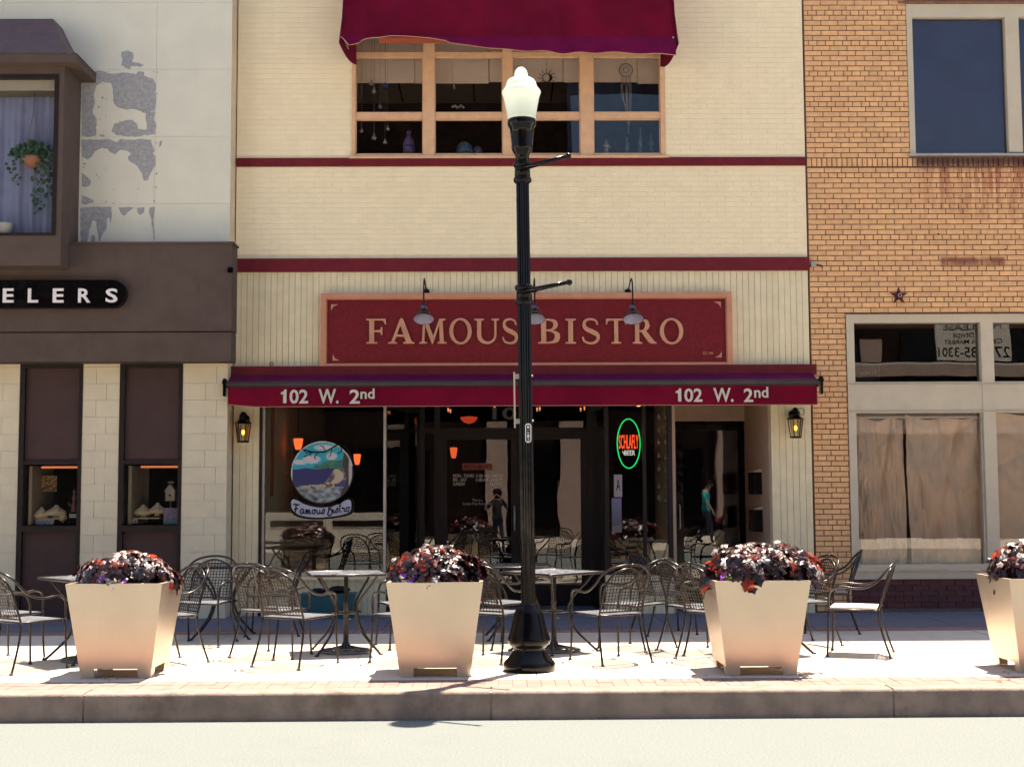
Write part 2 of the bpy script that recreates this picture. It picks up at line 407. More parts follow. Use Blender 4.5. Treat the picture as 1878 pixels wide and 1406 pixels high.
GL['A'] = [[(0,0),(.36,0),(.36,.05),(.25,.08),(.33,.28),(.66,.28),(.74,.08),(.62,.05),(.62,0),(1.08,0),(1.08,.05),(.97,.08),(.6,1.02),(.5,1.02),(.13,.08),(0,.05)], [(.36,.36),(.63,.36),(.50,.74)]]
GL['M'] = [[(0,0),(.34,0),(.34,.05),(.22,.08),(.26,.74),(.55,0),(.6,0),(.88,.76),(.9,.08),(.8,.05),(.8,0),(1.2,0),(1.2,.05),(1.08,.08),(1.02,.92),(1.14,.95),(1.14,1),(.88,1),(.61,.3),(.33,1),(.06,1),(.06,.95),(.17,.92),(.12,.08),(0,.05)]]
GL['O'] = [ell(.5, .5, .5, .53), ell(.5, .5, .33, .45, rot=.06)]
GL['U'] = [[(0,1),(0,.95),(.12,.92),(.12,.35)]+[(.545+.425*cos(t), .35+.37*sin(t)) for t in [pi+pi*k/14 for k in range(1, 14)]]+[(.97,.35),(.97,.92),(1.08,.95),(1.08,1),(.76,1),(.76,.95),(.88,.92),(.88,.35)]+[(.59+.29*cos(t), .35+.27*sin(t)) for t in [-pi*k/12 for k in range(1, 12)]]+[(.30,.35),(.30,.92),(.42,.95),(.42,1)]]
GL['S'] = [stroke([(.72,.76),(.64,.92),(.42,.985),(.18,.92),(.12,.74),(.24,.58),(.48,.48),(.7,.36),(.74,.2),(.62,.06),(.4,.015),(.14,.09),(.05,.27)], [.07,.07,.08,.11,.15,.17,.18,.17,.14,.11,.08,.08,.07])]
_ub = cat2([(.42,1),(.68,.95),(.78,.77),(.7,.6),(.56,.54)]); _lb = cat2([(.56,.54),(.8,.44),(.86,.26),(.76,.06),(.45,0)])
GL['B'] = [[(0,0)]+_lb[::-1]+_ub[::-1][1:]+[(0,1),(0,.95),(.12,.92),(.12,.08),(0,.05)],
           [(.31,.93)]+cat2([(.4,.93),(.57,.87),(.6,.76),(.55,.62),(.42,.57)])+[(.31,.57)], [(.31,.5)]+cat2([(.42,.5),(.62,.42),(.66,.27),(.58,.12),(.4,.07)])+[(.31,.07)]]
GL['R'] = [[(0,0),(.44,0),(.44,.05),(.31,.08),(.31,.47),(.42,.46),(.74,.06),(.86,0),(1.12,0),(1.12,.04),(1.02,.08),(.63,.51)]+cat2([(.66,.53),(.77,.64),(.78,.79),(.68,.95),(.42,1)])+[(0,1),(0,.95),(.12,.92),(.12,.08),(0,.05)],
           [(.31,.93)]+cat2([(.4,.93),(.56,.88),(.59,.75),(.54,.6),(.42,.54)])+[(.31,.54)]]
def print_plane(name, x0, x1, z0, z1, Y, nx, nz, fn, parent=None, thick=0.0, loc=(0,0,0)):
    vs, fs, cs = [], [], []
    for j in range(nz):
        for i in range(nx):
            u = (i+.5)/nx; v = (j+.5)/nz; c = fn(u, v)
            if c is None: continue
            k = len(vs); a = x0+(x1-x0)*i/nx; b = x0+(x1-x0)*(i+1)/nx; d = z0+(z1-z0)*j/nz; e = z0+(z1-z0)*(j+1)/nz
            vs += [(a, Y, d), (b, Y, d), (b, Y, e), (a, Y, e)]; fs.append((k, k+1, k+2, k+3)); cs.append(c)
    me = bpy.data.meshes.new(name); me.from_pydata(vs, [], fs); ca = me.color_attributes.new('Col', 'FLOAT_COLOR', 'CORNER')
    arr = []
    for c in cs: arr += [c[0], c[1], c[2], 1]*4
    ca.data.foreach_set('color', arr); me.materials.append(M['print']); me.update()
    return link(name, me, parent)

# ------------------------------------------------------------ brick courses
UNIT = MB().box(-.5, .5, -.5, .5, -.5, .5).mesh('brick')
def unit_mesh(m):
    me = UNIT.copy(); me.name = 'brick'; me.materials.clear(); me.materials.append(m); return me
def courses(x0, x1, z0, z1, bl, ch, gap, holes=(), header=6, phase=0, soldier=()):
    out = []; r = 0; z = z1
    while z-ch > z0-1e-4:
        zl = z-ch; zc = z-ch/2
        skip = any(a < zc < b for a, b in soldier)
        if not skip:
            w = bl/2 if (header and (r+phase) % header == 0) else bl
            off = -bl*(.5 if r % 2 else 0) - (bl*.25 if w < bl else 0)
            segs = [(x0, x1)]
            for hx0, hx1, hz0, hz1 in holes:
                if hz0-.01 < zc < hz1+.01:
                    ns = []
                    for a, b in segs:
                        if hx1 <= a or hx0 >= b: ns.append((a, b)); continue
                        if hx0 > a: ns.append((a, hx0))
                        if hx1 < b: ns.append((hx1, b))
                    segs = ns
            for a, b in segs:
                k = math.floor((a-x0-off)/w); x = x0+off+k*w
                while x < b:
                    l = max(x, a)+gap/2; q = min(x+w, b)-gap/2
                    if q-l > .02: out.append((l, q, zl+gap/2, z-gap/2))
                    x += w
        z = zl; r += 1
    return out
def lay(bricks, Y, depth, m, parent, name, rest, ctr, proud=.002, limit=300):
    bricks = sorted(bricks, key=lambda q: (-(round((q[1]-q[0])*(q[3]-q[2]), 3)), abs((q[0]+q[1])/2-ctr[0])+abs((q[2]+q[3])/2-ctr[1])))
    me = unit_mesh(m); me.name = name
    for a, b, c, d in bricks[:limit]:
        p = rnd.uniform(-proud, proud)
        link(name, me, parent, ((a+b)/2, Y-depth/2+p, (c+d)/2), scale=(b-a, depth, d-c))
    if len(bricks) > limit:
        mb = MB()
        for a, b, c, d in bricks[limit:]:
            p = rnd.uniform(-proud, proud); mb.box(a, b, Y-depth+p, Y+p, c, d)
        mb.build(rest, m, parent, kind='stuff')
def wall_with_holes(mb, x0, x1, z0, z1, y0, y1, holes):
    xs = sorted({x0, x1, *[h[0] for h in holes], *[h[1] for h in holes]}); xs = [x for x in xs if x0 <= x <= x1]
    for a, b in zip(xs[:-1], xs[1:]):
        hs = sorted([(h[2], h[3]) for h in holes if h[0] < (a+b)/2 < h[1]]); z = z0
        for c, d in hs:
            if c > z: mb.box(a, b, y0, y1, z, c)
            z = max(z, d)
        if z < z1: mb.box(a, b, y0, y1, z, z1)
def bars(mb, x0, x1, z0, z1, y0, y1, t, tb=None, tt=None):      # rectangular frame
    tb = t if tb is None else tb; tt = t if tt is None else tt
    mb.box(x0, x0+t, y0, y1, z0, z1); mb.box(x1-t, x1, y0, y1, z0, z1)
    mb.box(x0+t, x1-t, y0, y1, z0, z0+tb); mb.box(x0+t, x1-t, y0, y1, z1-tt, z1); return mb

HB = 11.6                       # height of the row of buildings
XL = at(428, 800, 0).x; XR = at(1488, 800, 0).x
Y_L = -.30                      # face of the jeweller's wall

# =================================================================== GROUND
KF, KB, KH = -6.30, -6.07, .20
MB().add([(-400,-400,-KH),(400,-400,-KH),(400,400,-KH),(-400,400,-KH)], [(0,1,2,3)]).build('ground', M['concrete'], kind='structure', loc=(0,0,-.012))
road = box('road', M['road'], -60, 60, -17.9, KF-.002, -KH-.008, -KH, kind='structure')
# kerb of long stones with joints
kerb = bpy.data.objects.new('kerb', None); COL.objects.link(kerb); kerb['kind'] = 'structure'
kj = [ground(px, py).x for px, py in ((180, 1259), (901, 1254), (1613, 1250))]
ks = [kj[0]-(kj[1]-kj[0])*k for k in (5, 4, 3, 2, 1)]+kj+[kj[2]+(kj[2]-kj[1])*k for k in (1, 2, 3, 4, 5)]
for a, b in zip(ks[:-1], ks[1:]):
    g = .007; r = .028; mb = MB(); pr = [(KB, -KH-.1), (KB, 0)]+[(KF+.012+r-r*sin(t), -r+r*cos(t)) for t in [pi/2*k/5 for k in range(6)]]+[(KF, -KH-.1)]
    vs = [(a+g, y, z) for y, z in pr]+[(b-g, y, z) for y, z in pr]; q = len(pr)
    fs = [(i, (i+1) % q, q+(i+1) % q, q+i) for i in range(q)]+[tuple(range(q))[::-1], tuple(range(q, 2*q))]
    mb.add(vs, fs); mb.build('kerb_stone', M['kerbstone'], kerb)
box('joint_bed', M['joint'], ks[0], ks[-1], KF+.02, KB, -KH-.1, -.012, kerb)
# sidewalk: base sheet, slabs, brick bands
walk = bpy.data.objects.new('sidewalk', None); COL.objects.link(walk); walk['kind'] = 'structure'
box('bedding', M['joint'], -22, 22, KB+.002, 3.5, -.3, -.012, walk)
B1a, B1b = KB+.004, -5.66
for k in range(-70, 70):
    a = k*.107
    if abs(a) > 7.4: continue
    for j in range(2):
        y0 = B1a+j*(B1b-B1a)/2
        link('brick', unit_mesh(M['paver']) if 'PV' not in M else M['PV'], walk, (a+.0535, y0+.101, -.03+rnd.uniform(-.002, .001)), scale=(.104, (B1b-B1a)/2-.004, .06))
        if 'PV' not in M: M['PV'] = [o for o in COL.objects if o.name.startswith('brick')][0].data
mb = MB()
for s in (-1, 1):
    for k in range(70, 200):
        a = s*k*.107
        for j in range(2):
            y0 = B1a+j*(B1b-B1a)/2; mb.box(a, a+.1, y0, y0+(B1b-B1a)/2-.007, -.06, 0)
mb.build('brick_band', M['paver'], walk, kind='stuff')
SY = [B1b, -4.35, -3.05, -2.15]
for j in range(3):
    for k in range(-12, 12):
        x0 = k*1.52+.3; g = .004
        MB().box(x0+g, x0+1.52-g, SY[j]+g, SY[j+1]-g, -.08, rnd.uniform(-.0012, .0)).build('slab', M['concrete'], walk)
mb = MB()
for k in range(-190, 190): mb.box(k*.107, k*.107+.1, -2.145, -1.80, -.06, rnd.uniform(-.002, 0))
mb.build('brick_strip', M['paver'], walk, kind='stuff')
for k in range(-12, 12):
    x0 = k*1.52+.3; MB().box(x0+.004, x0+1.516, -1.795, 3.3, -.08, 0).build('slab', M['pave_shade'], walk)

# =================================================================== BISTRO BUILDING
bist = empty('bistro_building', (0, 0, 0), 'cream brick shopfront with maroon bands, the widest building, in the middle', 'building')
UW = rect(646, 78, 1219, 287, 0)                        # upper window opening
zb1, zb0 = at(955, 290, 0).z, at(955, 305, 0).z         # upper maroon band
zc1, zc0 = at(955, 474, 0).z, at(955, 498, 0).z         # lower maroon band
z_sig0 = at(955, 672, 0).z
GO = (at(480, 900, 0).x, at(1416, 900, 0).x, 0, 2.80)   # ground floor opening
UWo = (UW[0], UW[1], UW[2], UW[3]+.55)
mb = MB()
wall_with_holes(mb, XL, XR, 0, HB, 0.0, .25, [UWo, GO])
mb.box(XL, XL+.2, .25, 14, 0, HB); mb.box(XR-.2, XR, .25, 14, 0, HB); mb.box(XL+.2, XR-.2, 13.8, 14, 0, HB); mb.box(XL+.2, XR-.2, .25, 13.8, HB-.4, HB-.2)
mb.build('wall', M['creamgap'], bist)
box('parapet_cap', M['maroonpaint'], XL, XR, -.05, .3, HB, HB+.08, bist)
BL, CH = .2115, .0633
hl = [(UWo[0]-.002, UWo[1]+.002, UWo[2]-.02, UWo[3])]
br = courses(XL, XR, zb1+.003, 8.3, BL, CH, .006, hl, header=0)+courses(XL, XR, zc1+.003, zb0-.003, BL, CH, .006, header=0)
lay(br, 0, .004, M['cream'], bist, 'brick', 'brick_courses', (0, at(955, 390, 0).z), proud=.0006)
box('brick_face', M['cream'], XL, XR, -.004, 0, 8.31, HB, bist)
box('trim_band', M['maroonpaint'], XL, XR, -.03, 0, zb0, zb1, bist)
box('trim_band', M['maroonpaint'], XL-.02, XR+.01, -.05, 0, zc0, zc1, bist)
# boards
bw = .0715
def boards(x0, x1, z0, z1, Y=0.0, d=.018):
    n_ = max(1, round((x1-x0)/bw)); w_ = (x1-x0)/n_
    for k in range(n_):
        MB().box(x0+k*w_+.0022, x0+(k+1)*w_-.0022, Y-d-rnd.uniform(0, .002), Y-.004, z0, z1).build('board', M['siding'], bist)
    box('board_backing', M['sidinggap'], x0, x1, Y-.006, Y-.001, z0, z1, bist)
boards(XL+.005, XR-.005, 2.80, zc0-.002)
boards(XL+.005, GO[0]-.03, .0, 2.798); boards(GO[1]+.02, XR-.005, .0, 2.798)
box('corner_strip', M['siding'], GO[1]-.004, GO[1]+.019, -.03, .1, 0, 2.797, bist)
box('corner_strip', M['browndark'], GO[0]-.03, GO[0]+.003, -.03, -.002, 0, 2.797, bist)

# ---- upper window
uw = MB(); px_m = [(646, 652), (776, 797), (922, 940), (1064, 1088), (1211, 1219)]
zt = at(930, 96, 0).z; zt2 = at(930, 104, 0).z; zm0, zm1 = at(930, 218, 0).z, at(930, 206, 0).z; zs = at(930, 282, 0).z
win = MB()
cols = [(at(a, 190, 0).x, at(b, 190, 0).x) for a, b in px_m]
for a, b in cols: win.box(a, b, -.02, .10, UW[2], UWo[3])
for (a, b), (c, d) in zip(cols[:-1], cols[1:]):
    win.box(b, c, .0, .08, zt2, zt); win.box(b, c, .0, .08, zm0, zm1); win.box(b, c, .0, .08, UW[2], zs); win.box(b, c, .0, .08, UWo[3]-.05, UWo[3])
wf = win.build('window', M['peach'], bist)
sash = MB()
for (a, b), (c, d) in zip(cols[:-1], cols[1:]):
    for z0, z1 in ((zs, zm0), (zm1, zt2)):
        s = MB(); bars(s, b+.002, c-.002, z0+.002, z1-.002, .02, .06, .010); s.build('sash', M['peach'], wf)
        box('pane', M['upglass'], b+.010, c-.010, .035, .041, z0+.010, z1-.010, wf)
    box('pane', M['upglass'], b, c, .035, .041, zt, UWo[3]-.05, wf)
box('sill', M['peach'], UW[0]-.03, UW[1]+.03, -.05, 0, UW[2]-.03, UW[2]-.002, wf)
# upstairs room
M['roomlight'] = mat('pale_ceiling_and_reflection', (.80, .66, .56), .9, var=.04)
M['roomdark'] = mat('room_wall', (.09, .06, .05), .9, var=.2)
M['skyblue'] = mat('sky_reflection_blue', (.05, .08, .16), .8, var=.15)
zf = UW[2]-.4; zcl = UWo[3]+.12
up = MB(); up.box(XL+.2, XR-.2, .25, 5, zf-.1, zf); up.box(XL+.2, XR-.2, 4.9, 5, zf, zcl); up.build('upstairs_room', M['roomdark'], bist)
box('upstairs_ceiling', M['roomlight'], XL+.2, XR-.2, .25, 5, zcl, zcl+.08, bist)
box('sky_reflection_sheet', M['skyblue'], at(1040, 200, 1.2).x, XR-.25, 1.2, 1.24, zf, at(1100, 155, 1.2).z, bist)  # blue sheet added in place of sky mirrored in the glass
zpb = at(930, 150, .27).z
for k_ in range(7):
    xa_ = XL+.3+k_*.92; MB().box(xa_+.004, xa_+.916, .26+.02*(k_ % 2), .28+.02*(k_ % 2), zpb-.012*(k_ % 3), zcl).build('reflection_panel', M['roomlight'], bist)  # panels added to stand in for the awning underside mirrored in the glass
for px in (700, 860, 1030): box('ceiling_strip', M['roomdark'], at(px, 130, 1).x, at(px, 130, 1).x+.02, .3, 4.8, zcl-.012, zcl-.001, bist)

# ---- ground floor shopfront
SG = at(600, 1050, 0).z
lw = rect(484, 690, 703, 1048, 0.05); lw = (lw[0], lw[1], lw[2], 2.72)
f = MB(); bars(f, GO[0], lw[1]+.035, lw[2]-.05, 2.75, .0, .12, .03, .05, .03)
lwf = f.build('window', M['alum'], bist)
box('pane', M['glass'], GO[0]+.03, lw[1]+.005, .05, .058, lw[2], 2.72, lwf)
box('sill', M['siding'], GO[0], lw[1]+.035, -.04, .2, lw[2]-.09, lw[2]-.052, lwf)
box('stall_riser', M['siding'], GO[0], lw[1]+.035, .03, .2, 0, lw[2]-.092, bist)
boards(GO[0]+.002, lw[1]+.033, .0, lw[2]-.094, .03)
# right window beside neon
r0, r1 = at(1118, 900, .05).x, at(1233, 900, .05).x; rm = at(1182, 900, .05).x
f = MB(); bars(f, r0-.06, r1, lw[2]-.05, 2.75, .0, .12, .05, .05, .03); f.box(rm-.02, rm+.02, .005, .115, lw[2], 2.72)
rwf = f.build('window', M['browndark'], bist)
box('pane', M['glass'], r0-.01, rm-.02, .05, .058, lw[2], 2.72, rwf); box('pane', M['glass'], rm+.02, r1-.05, .05, .058, lw[2], 2.72, rwf)
box('stall_riser', M['siding'], r0-.06, r1, .03, .2, 0, lw[2]-.052, bist)
boards(r0-.058, r1-.002, .0, lw[2]-.054, .03)
# recess
DY = 1.2
a0 = Vector((lw[1]+.035, .1)); a1 = Vector((at(770, 900, DY).x, DY)); b0 = Vector((r0-.06, .1)); b1 = Vector((at(1087, 900, DY).x, DY))
for p, q in ((a0, a1), (b0, b1)):
    mb = MB(); zz0, zz1 = .35, 2.45
    mb.hexa([(p.x, p.y, zz0), (p.x+.006, p.y, zz0), (q.x+.006, q.y, zz0), (q.x, q.y, zz0), (p.x, p.y, zz1), (p.x+.006, p.y, zz1), (q.x+.006, q.y, zz1), (q.x, q.y, zz1)])
    mb.build('side_pane', M['doorglass'], bist)
    mb = MB()
    for zz0, zz1 in ((0, .35), (2.45, 2.8)):
        mb.hexa([(p.x-.02, p.y, zz0), (p.x+.02, p.y, zz0), (q.x+.02, q.y, zz0), (q.x-.02, q.y, zz0), (p.x-.02, p.y, zz1), (p.x+.02, p.y, zz1), (q.x+.02, q.y, zz1), (q.x-.02, q.y, zz1)])
    mb.box(q.x-.03, q.x+.03, q.y-.03, q.y+.03, 0, 2.8); mb.build('side_frame', M['browndark'], bist)
zd = at(930, 797, DY).z; ztr1 = 2.72
fx = [at(p, 900, DY).x for p in (772, 806, 948, 962, 1086)]
f = MB()
f.box(a1.x-.05, b1.x+.05, DY, DY+.12, zd+.03, zd+.09); f.box(a1.x-.05, b1.x+.05, DY, DY+.12, ztr1, 2.8)
for x in (a1.x+.02, fx[1]-.03, (fx[2]+fx[3])/2, fx[4]-.02): f.box(x-.035, x+.035, DY-.01, DY+.11, 0, ztr1)
ef = f.build('entrance_frame', M['browndark'], bist)
box('pane', M['glass'], a1.x, b1.x, DY+.055, DY+.061, zd+.09, ztr1, ef)
box('pane', M['glass'], a1.x+.05, fx[1]-.06, DY+.055, DY+.061, 0.1, zd+.03, ef)
def door(x0, x1, Y, z1, stile, m, gm, handle_side=1, bot=.25, hm=None):
    f = MB(); bars(f, x0, x1, .01, z1, Y, Y+.05, stile, bot, stile); o = f.build('door', m, bist)
    box('pane', gm, x0+stile, x1-stile, Y+.022, Y+.028, .01+bot, z1-stile, o)
    hx = x1-stile/2 if handle_side > 0 else x0+stile/2
    MB().tube([(hx, Y, .95), (hx, Y-.05, .97), (hx, Y-.05, 1.25), (hx, Y, 1.27)], .011).build('handle', hm or M['alum'], o); return o
mid = (fx[2]+fx[3])/2
door(fx[1]+.008, mid-.038, DY, zd+.027, .085, M['browndark'], M['doorglass'], 1)
door(mid+.038, fx[4]-.058, DY, zd+.027, .085, M['browndark'], M['doorglass'], -1)
# right entrance recess
RY = 1.67; e0 = r1+.002; e1 = GO[1]
dx0, dx1 = at(1237, 900, RY).x, at(1370, 900, RY).x; dz = at(1300, 772, RY).z
M['reveal'] = mat('tan_painted_reveal', (.48, .335, .24), .6, var=.06)
mb = MB(); mb.box(e1-.012, e1+.1, .102, RY+.2, 0, 2.798); mb.box(e0, e0+.05, .12, RY+.2, 0, 2.8); mb.build('recess_wall', M['reveal'], bist)
mb = MB(); wall_with_holes(mb, e0+.05, e1, 0, 2.75, RY, RY+.15, [(dx0-.04, dx1+.02, 0, dz)]); mb.build('recess_back', M['reveal'], bist)
box('recess_ceiling', M['reveal'], e0+.05, e1, .13, RY, 2.75, 2.8, bist)
box('entrance_ceiling', M['dark'], lw[1]+.035, r0-.06, .0, DY, 2.8, 2.86, bist)
d3 = door(dx0+.012, dx1+.01, RY+.04, dz-.01, .11, M['black'], M['doorglass'], -1, .3, M['white'])
for (a, b, c, d) in ((1384, 860, 1405, 906), (1386, 928, 1408, 974)):
    p = at((a+c)/2, (b+d)/2, .75); zz = at(a, d, .75).z; z2 = at(a, b, .75).z
    t = empty('mailbox', (e1, .75, zz), 'black wall mailbox in the right entrance, %s of the two' % ('upper' if b < 900 else 'lower'), 'mailbox', 'mailboxes in the entrance recess')
    MB().box(-.11, -.002, -.2, .2, 0, z2-zz-.04).build('body', M['black'], t)
    MB().hexa([(-.12,-.21,z2-zz-.04),(0,-.21,z2-zz-.04),(0,.21,z2-zz-.04),(-.12,.21,z2-zz-.04),(-.10,-.21,z2-zz-.02),(0,-.21,z2-zz+.01),(0,.21,z2-zz+.01),(-.10,.21,z2-zz-.02)]).build('lid', M['alum'], t)
# dining room behind the glass
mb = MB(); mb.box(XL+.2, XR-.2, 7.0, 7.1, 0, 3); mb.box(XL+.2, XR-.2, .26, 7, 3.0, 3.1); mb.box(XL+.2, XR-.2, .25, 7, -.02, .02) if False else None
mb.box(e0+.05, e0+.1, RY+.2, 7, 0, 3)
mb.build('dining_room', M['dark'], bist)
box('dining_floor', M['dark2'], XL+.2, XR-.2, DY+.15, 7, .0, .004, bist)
mb = MB(); mb.box(XL+.2, a0.x-.05, .2, 2.2, 0, .3)
mb.build('window_ledge', M['dark2'], bist)
box('curtain_strip', M['awningback'], at(497, 800, .4).x, at(502, 800, .4).x, .38, .42, at(500, 910, .4).z, 2.75, bist)
for px in (524, 535): box('wall_trim', M['alum'], at(px, 830, 2.2).x, at(px, 830, 2.2).x+.012, 2.2, 2.22, at(px, 870, 2.2).z, at(px, 800, 2.2).z, bist)

# pendant lamps inside
for (px, py, Y, lab) in ((547, 815, 2.6, 'behind the big left pane, above the painted circle'), (655, 843, 3.6, 'just right of the painted circle'), (832, 831, 3.6, 'seen through the left glass door'), (1088, 828, 3.4, 'seen through the narrow glass right of the doors'), (1191, 826, 3.4, 'to the right of the neon oval')):
    p = at(px, py, Y); s = 1 if px == 547 else .8
    t = empty('pendant_lamp', (p.x, Y, p.z-.07), 'glowing orange pendant lamp '+lab, 'pendant lamp', 'orange pendant lamps in the dining room')
    MB().lathe([(.035*s, .0), (.055*s, .06), (.068*s, .15), (.05*s, .155)], 16).build('shade', M['amber'], t)
    MB().tube([(0, 0, .15), (0, 0, 3.0-(p.z-.07))], .004, 6).build('cord', M['black'], t)
p = at(860, 770, 2.0)
t = empty('ceiling_lamp', (p.x, 2.0, p.z-.05), 'dim red glass bowl lamp above the left glass door', 'ceiling lamp')
M['redglow'] = emit('dim_red_glass', (1.0, .09, .03), .12)
MB().lathe([(.01, 0), (.07, .02), (.11, .06), (.115, .09), (.03, .10)], 20).build('bowl', M['redglow'], t)
MB().tube([(0, 0, .1), (0, 0, 3.0-(p.z-.05))], .006, 6).build('stem', M['black'], t)
for k9, (px, py) in enumerate(((822, 755), (826, 757), (907, 752), (985, 754), (990, 753), (1065, 754), (1072, 752), (1171, 745))):
    p = at(px, py, 2.5); big = px == 1171
    q = at(px, py, .7) if big else p; r_ = .022 if big else .009
    tag(MB().lathe([(r_, 0), (r_, .02), (r_*1.4, .03), (r_*1.4, .05)], 10).build('spot_light', M['bulb'] if big else M['lampglow'], loc=(q.x, q.y, q.z)), 'tiny glowing ceiling spot light above the neon window' if big else 'tiny reddish ceiling spot light above the glass doors, %s from the left' % ('first', 'second', 'third', 'fourth', 'fifth', 'sixth', 'seventh', 'eighth')[k9], 'spot light', None if big else 'tiny ceiling spots above the doors')

# window painting: round landscape and banner
c = at(591, 866, .04); rr = (at(648, 866, .04).x-at(534, 866, .04).x)/2
def clouds(u, v, cx, cy, a, b): return ((u-cx)/a)**2+((v-cy)/b)**2
def painter(u, v):
    x = 2*u-1; y = 2*v-1; d = x*x+y*y
    if d > 1: return None
    if d > .93: return (.02, .015, .02) if (y < .2 and x > -.95) else (.55, .55, .55)
    h = MN.noise(Vector((u*14, v*22, 1.7)))*1.6
    if x > .72-.15*(y*y) - .06*sin(y*6): return (.05+.04*h, .025, .03) if x < .86 else (.45, .4, .36)
    if y > .12+.02*sin(x*9):
        for cx, cy, a, b in ((-.1+.15, .80, .33, .10), (-.35, .42, .3, .14), (.3, .52, .18, .13), (-.72, .33, .26, .09)):
            q = clouds(x, y, cx, cy, a, b)
            if q < 1: return (.62, .50, .52) if q < .5 else (.35, .52, .56)
        if x > -.45 and y < .12+.28*min(1, (x+.45)/.7)+.03*sin(x*23): return (.035+.02*h, .16+.05*h, .10)
        return (.02, .33, .42)
    # sea, sand, rocks
    sx = .2+.55*sin((y+.9)*1.7)-.25*(1 if y < -.3 else 0)*(-.3-y)*2
    if x < .25+ (y+.1)*.7 and y > -.38+.06*x: return (.022, .02, .12)
    if abs(x-(.25+.3*cos(y*5+.6))) < .14 and y > -.35: return (.50, .40, .24)
    if -.5 < y < -.33+.1*x and x < .4 and x > -.6: return (.40, .32, .2) if h > -.3 else (.1, .07, .06)
    if x > .2 and -.45 < y < -.25: return (.05, .04, .14)
    base = (.16, .12, .13) if y > -.45 else (.20, .22, .22)
    return tuple(max(0, b_*(1+.7*h)) for b_ in base)
dec = empty('window_painting', (c.x, .035, c.z-rr), 'round hand-painted seaside landscape on the window over a script banner', 'window painting')
L = (c.x, .035, c.z-rr)
def loc_mesh(o):
    for v in o.data.vertices: v.co = (v.co.x-L[0], v.co.y-L[1], v.co.z-L[2])
    o.parent = dec; return o
loc_mesh(print_plane('landscape', c.x-rr, c.x+rr, c.z-rr, c.z+rr, .035, 96, 96, painter))
mb = MB()
for pts, r_ in (([(.98,.35),(.8,.75),(.55,.9),(.3,.78),(.05,.66),(-.3,.66),(-.62,.74)], .008), ([(.55,.9),(.62,.7),(.5,.6)], .005), ([(-.3,.66),(-.48,.55),(-.6,.5)], .005), ([(-.1,.66),(-.25,.5),(-.2,.42)], .004), ([(.1,.7),(0,.85),(-.08,.86)], .004), ([(-.62,.74),(-.5,.62),(-.42,.66),(-.36,.52)], .004), ([(.3,.78),(.28,.6),(.22,.5)], .004)):
    mb.tube(smooth_path([(c.x+x*rr-L[0], -.006, c.z+y*rr-L[2]) for x, y in pts], 5), r_, 6)
mb.build('painted_branch', M['black'], dec)
me = loops_mesh([[(x, y) for x, y in cat2([(-1.04,-.92),(-1.0,-1.2),(-.75,-1.42),(-.2,-1.5),(.4,-1.46),(.85,-1.36),(.98,-1.2),(.98,-.92),(.88,-.82),(.7,-.85),(.5,-.98),(0,-1.07),(-.5,-.98),(-.75,-.84),(-.95,-.80),(-1.04,-.92)], 5)]], M['black'], .001, name='banner')
for v in me.vertices: v.co = (v.co.x*rr*1.04, .006-v.co.z, v.co.y*rr+c.z-L[2]-.002)
link('banner_edge', me, dec)
M['lilac'] = mat('pale_lilac_paint', (.42, .42, .52), .5, var=.05)
me = loops_mesh([[(x, y) for x, y in cat2([(-1.0,-.94),(-.95,-1.18),(-.72,-1.36),(-.2,-1.44),(.4,-1.40),(.82,-1.30),(.93,-1.18),(.93,-.95),(.85,-.88),(.72,-.92),(.5,-1.04),(0,-1.13),(-.5,-1.04),(-.78,-.90),(-.93,-.86),(-1.0,-.94)], 5)]], M['lilac'], .001, name='banner')
for v in me.vertices: v.co = (v.co.x*rr, .002-v.co.z, v.co.y*rr+c.z-L[2])
link('banner', me, dec)
SCR = {'F': ([[(.0,.95),(.3,1.1),(.7,.95),(1,1.05)],[(.42,1),(.4,.4),(.25,-.15)],[(.1,.45),(.45,.52),(.75,.5)]], 1.0), 'a': ([[(.6,.45),(.3,.5),(.1,.25),(.25,0),(.5,.15),(.6,.45),(.62,.1),(.85,.1)]], .85),
       'm': ([[(0,.4),(.12,.4),(.15,0),(.3,.42),(.4,.35),(.42,0),(.58,.42),(.7,.3),(.72,0),(.95,.1)]], 1.0), 'o': ([[(.5,.42),(.2,.4),(.1,.15),(.35,0),(.55,.2),(.45,.42),(.8,.35)]], .8),
       'u': ([[(0,.4),(.08,.1),(.3,0),(.48,.2),(.5,.42),(.52,.05),(.8,.1)]], .8), 's': ([[(.0,.1),(.35,.5),(.42,.2),(.25,0),(.05,.08)]], .55),
       'B': ([[(.3,1.05),(.28,.4),(.1,-.1)],[(.0,.9),(.4,1.15),(.75,.9),(.35,.55),(.8,.4),(.75,-.1),(.3,-.25),(.15,-.05)]], .95), 'i': ([[(0,.4),(.1,.02),(.35,.1)],[(.08,.62),(.14,.66)]], .35),
       't': ([[(.2,.9),(.15,.1),(.45,.05)],[(0,.6),(.4,.66)]], .45), 'r': ([[(0,.35),(.15,.45),(.2,.35),(.42,.38),(.4,.05),(.65,.1)]], .6)}
mb = MB(); cx = -.92
tot = sum(SCR[ch][1] for ch in 'FamousBistro')+.25
k = 1.84/tot
for i, ch in enumerate('FamousBistro'):
    if i == 6: cx += .25*k
    for st in SCR[ch][0]:
        pts = []
        for x, y in st:
            X = cx+x*k; base = -1.30-.03*cos((X)*2.2)+.04*X+.0; Z = base+y*(.27 if ch in 'FB' else .34)
            if ch == 'F': Z += .03
            pts.append((X*rr, -.004, Z*rr+c.z-L[2]))
        mb.tube(smooth_path(pts, 4), .0062 if ch not in 'FB' else .0075, 5)
    cx += SCR[ch][1]*k
mb.build('lettering', M['black'], dec)

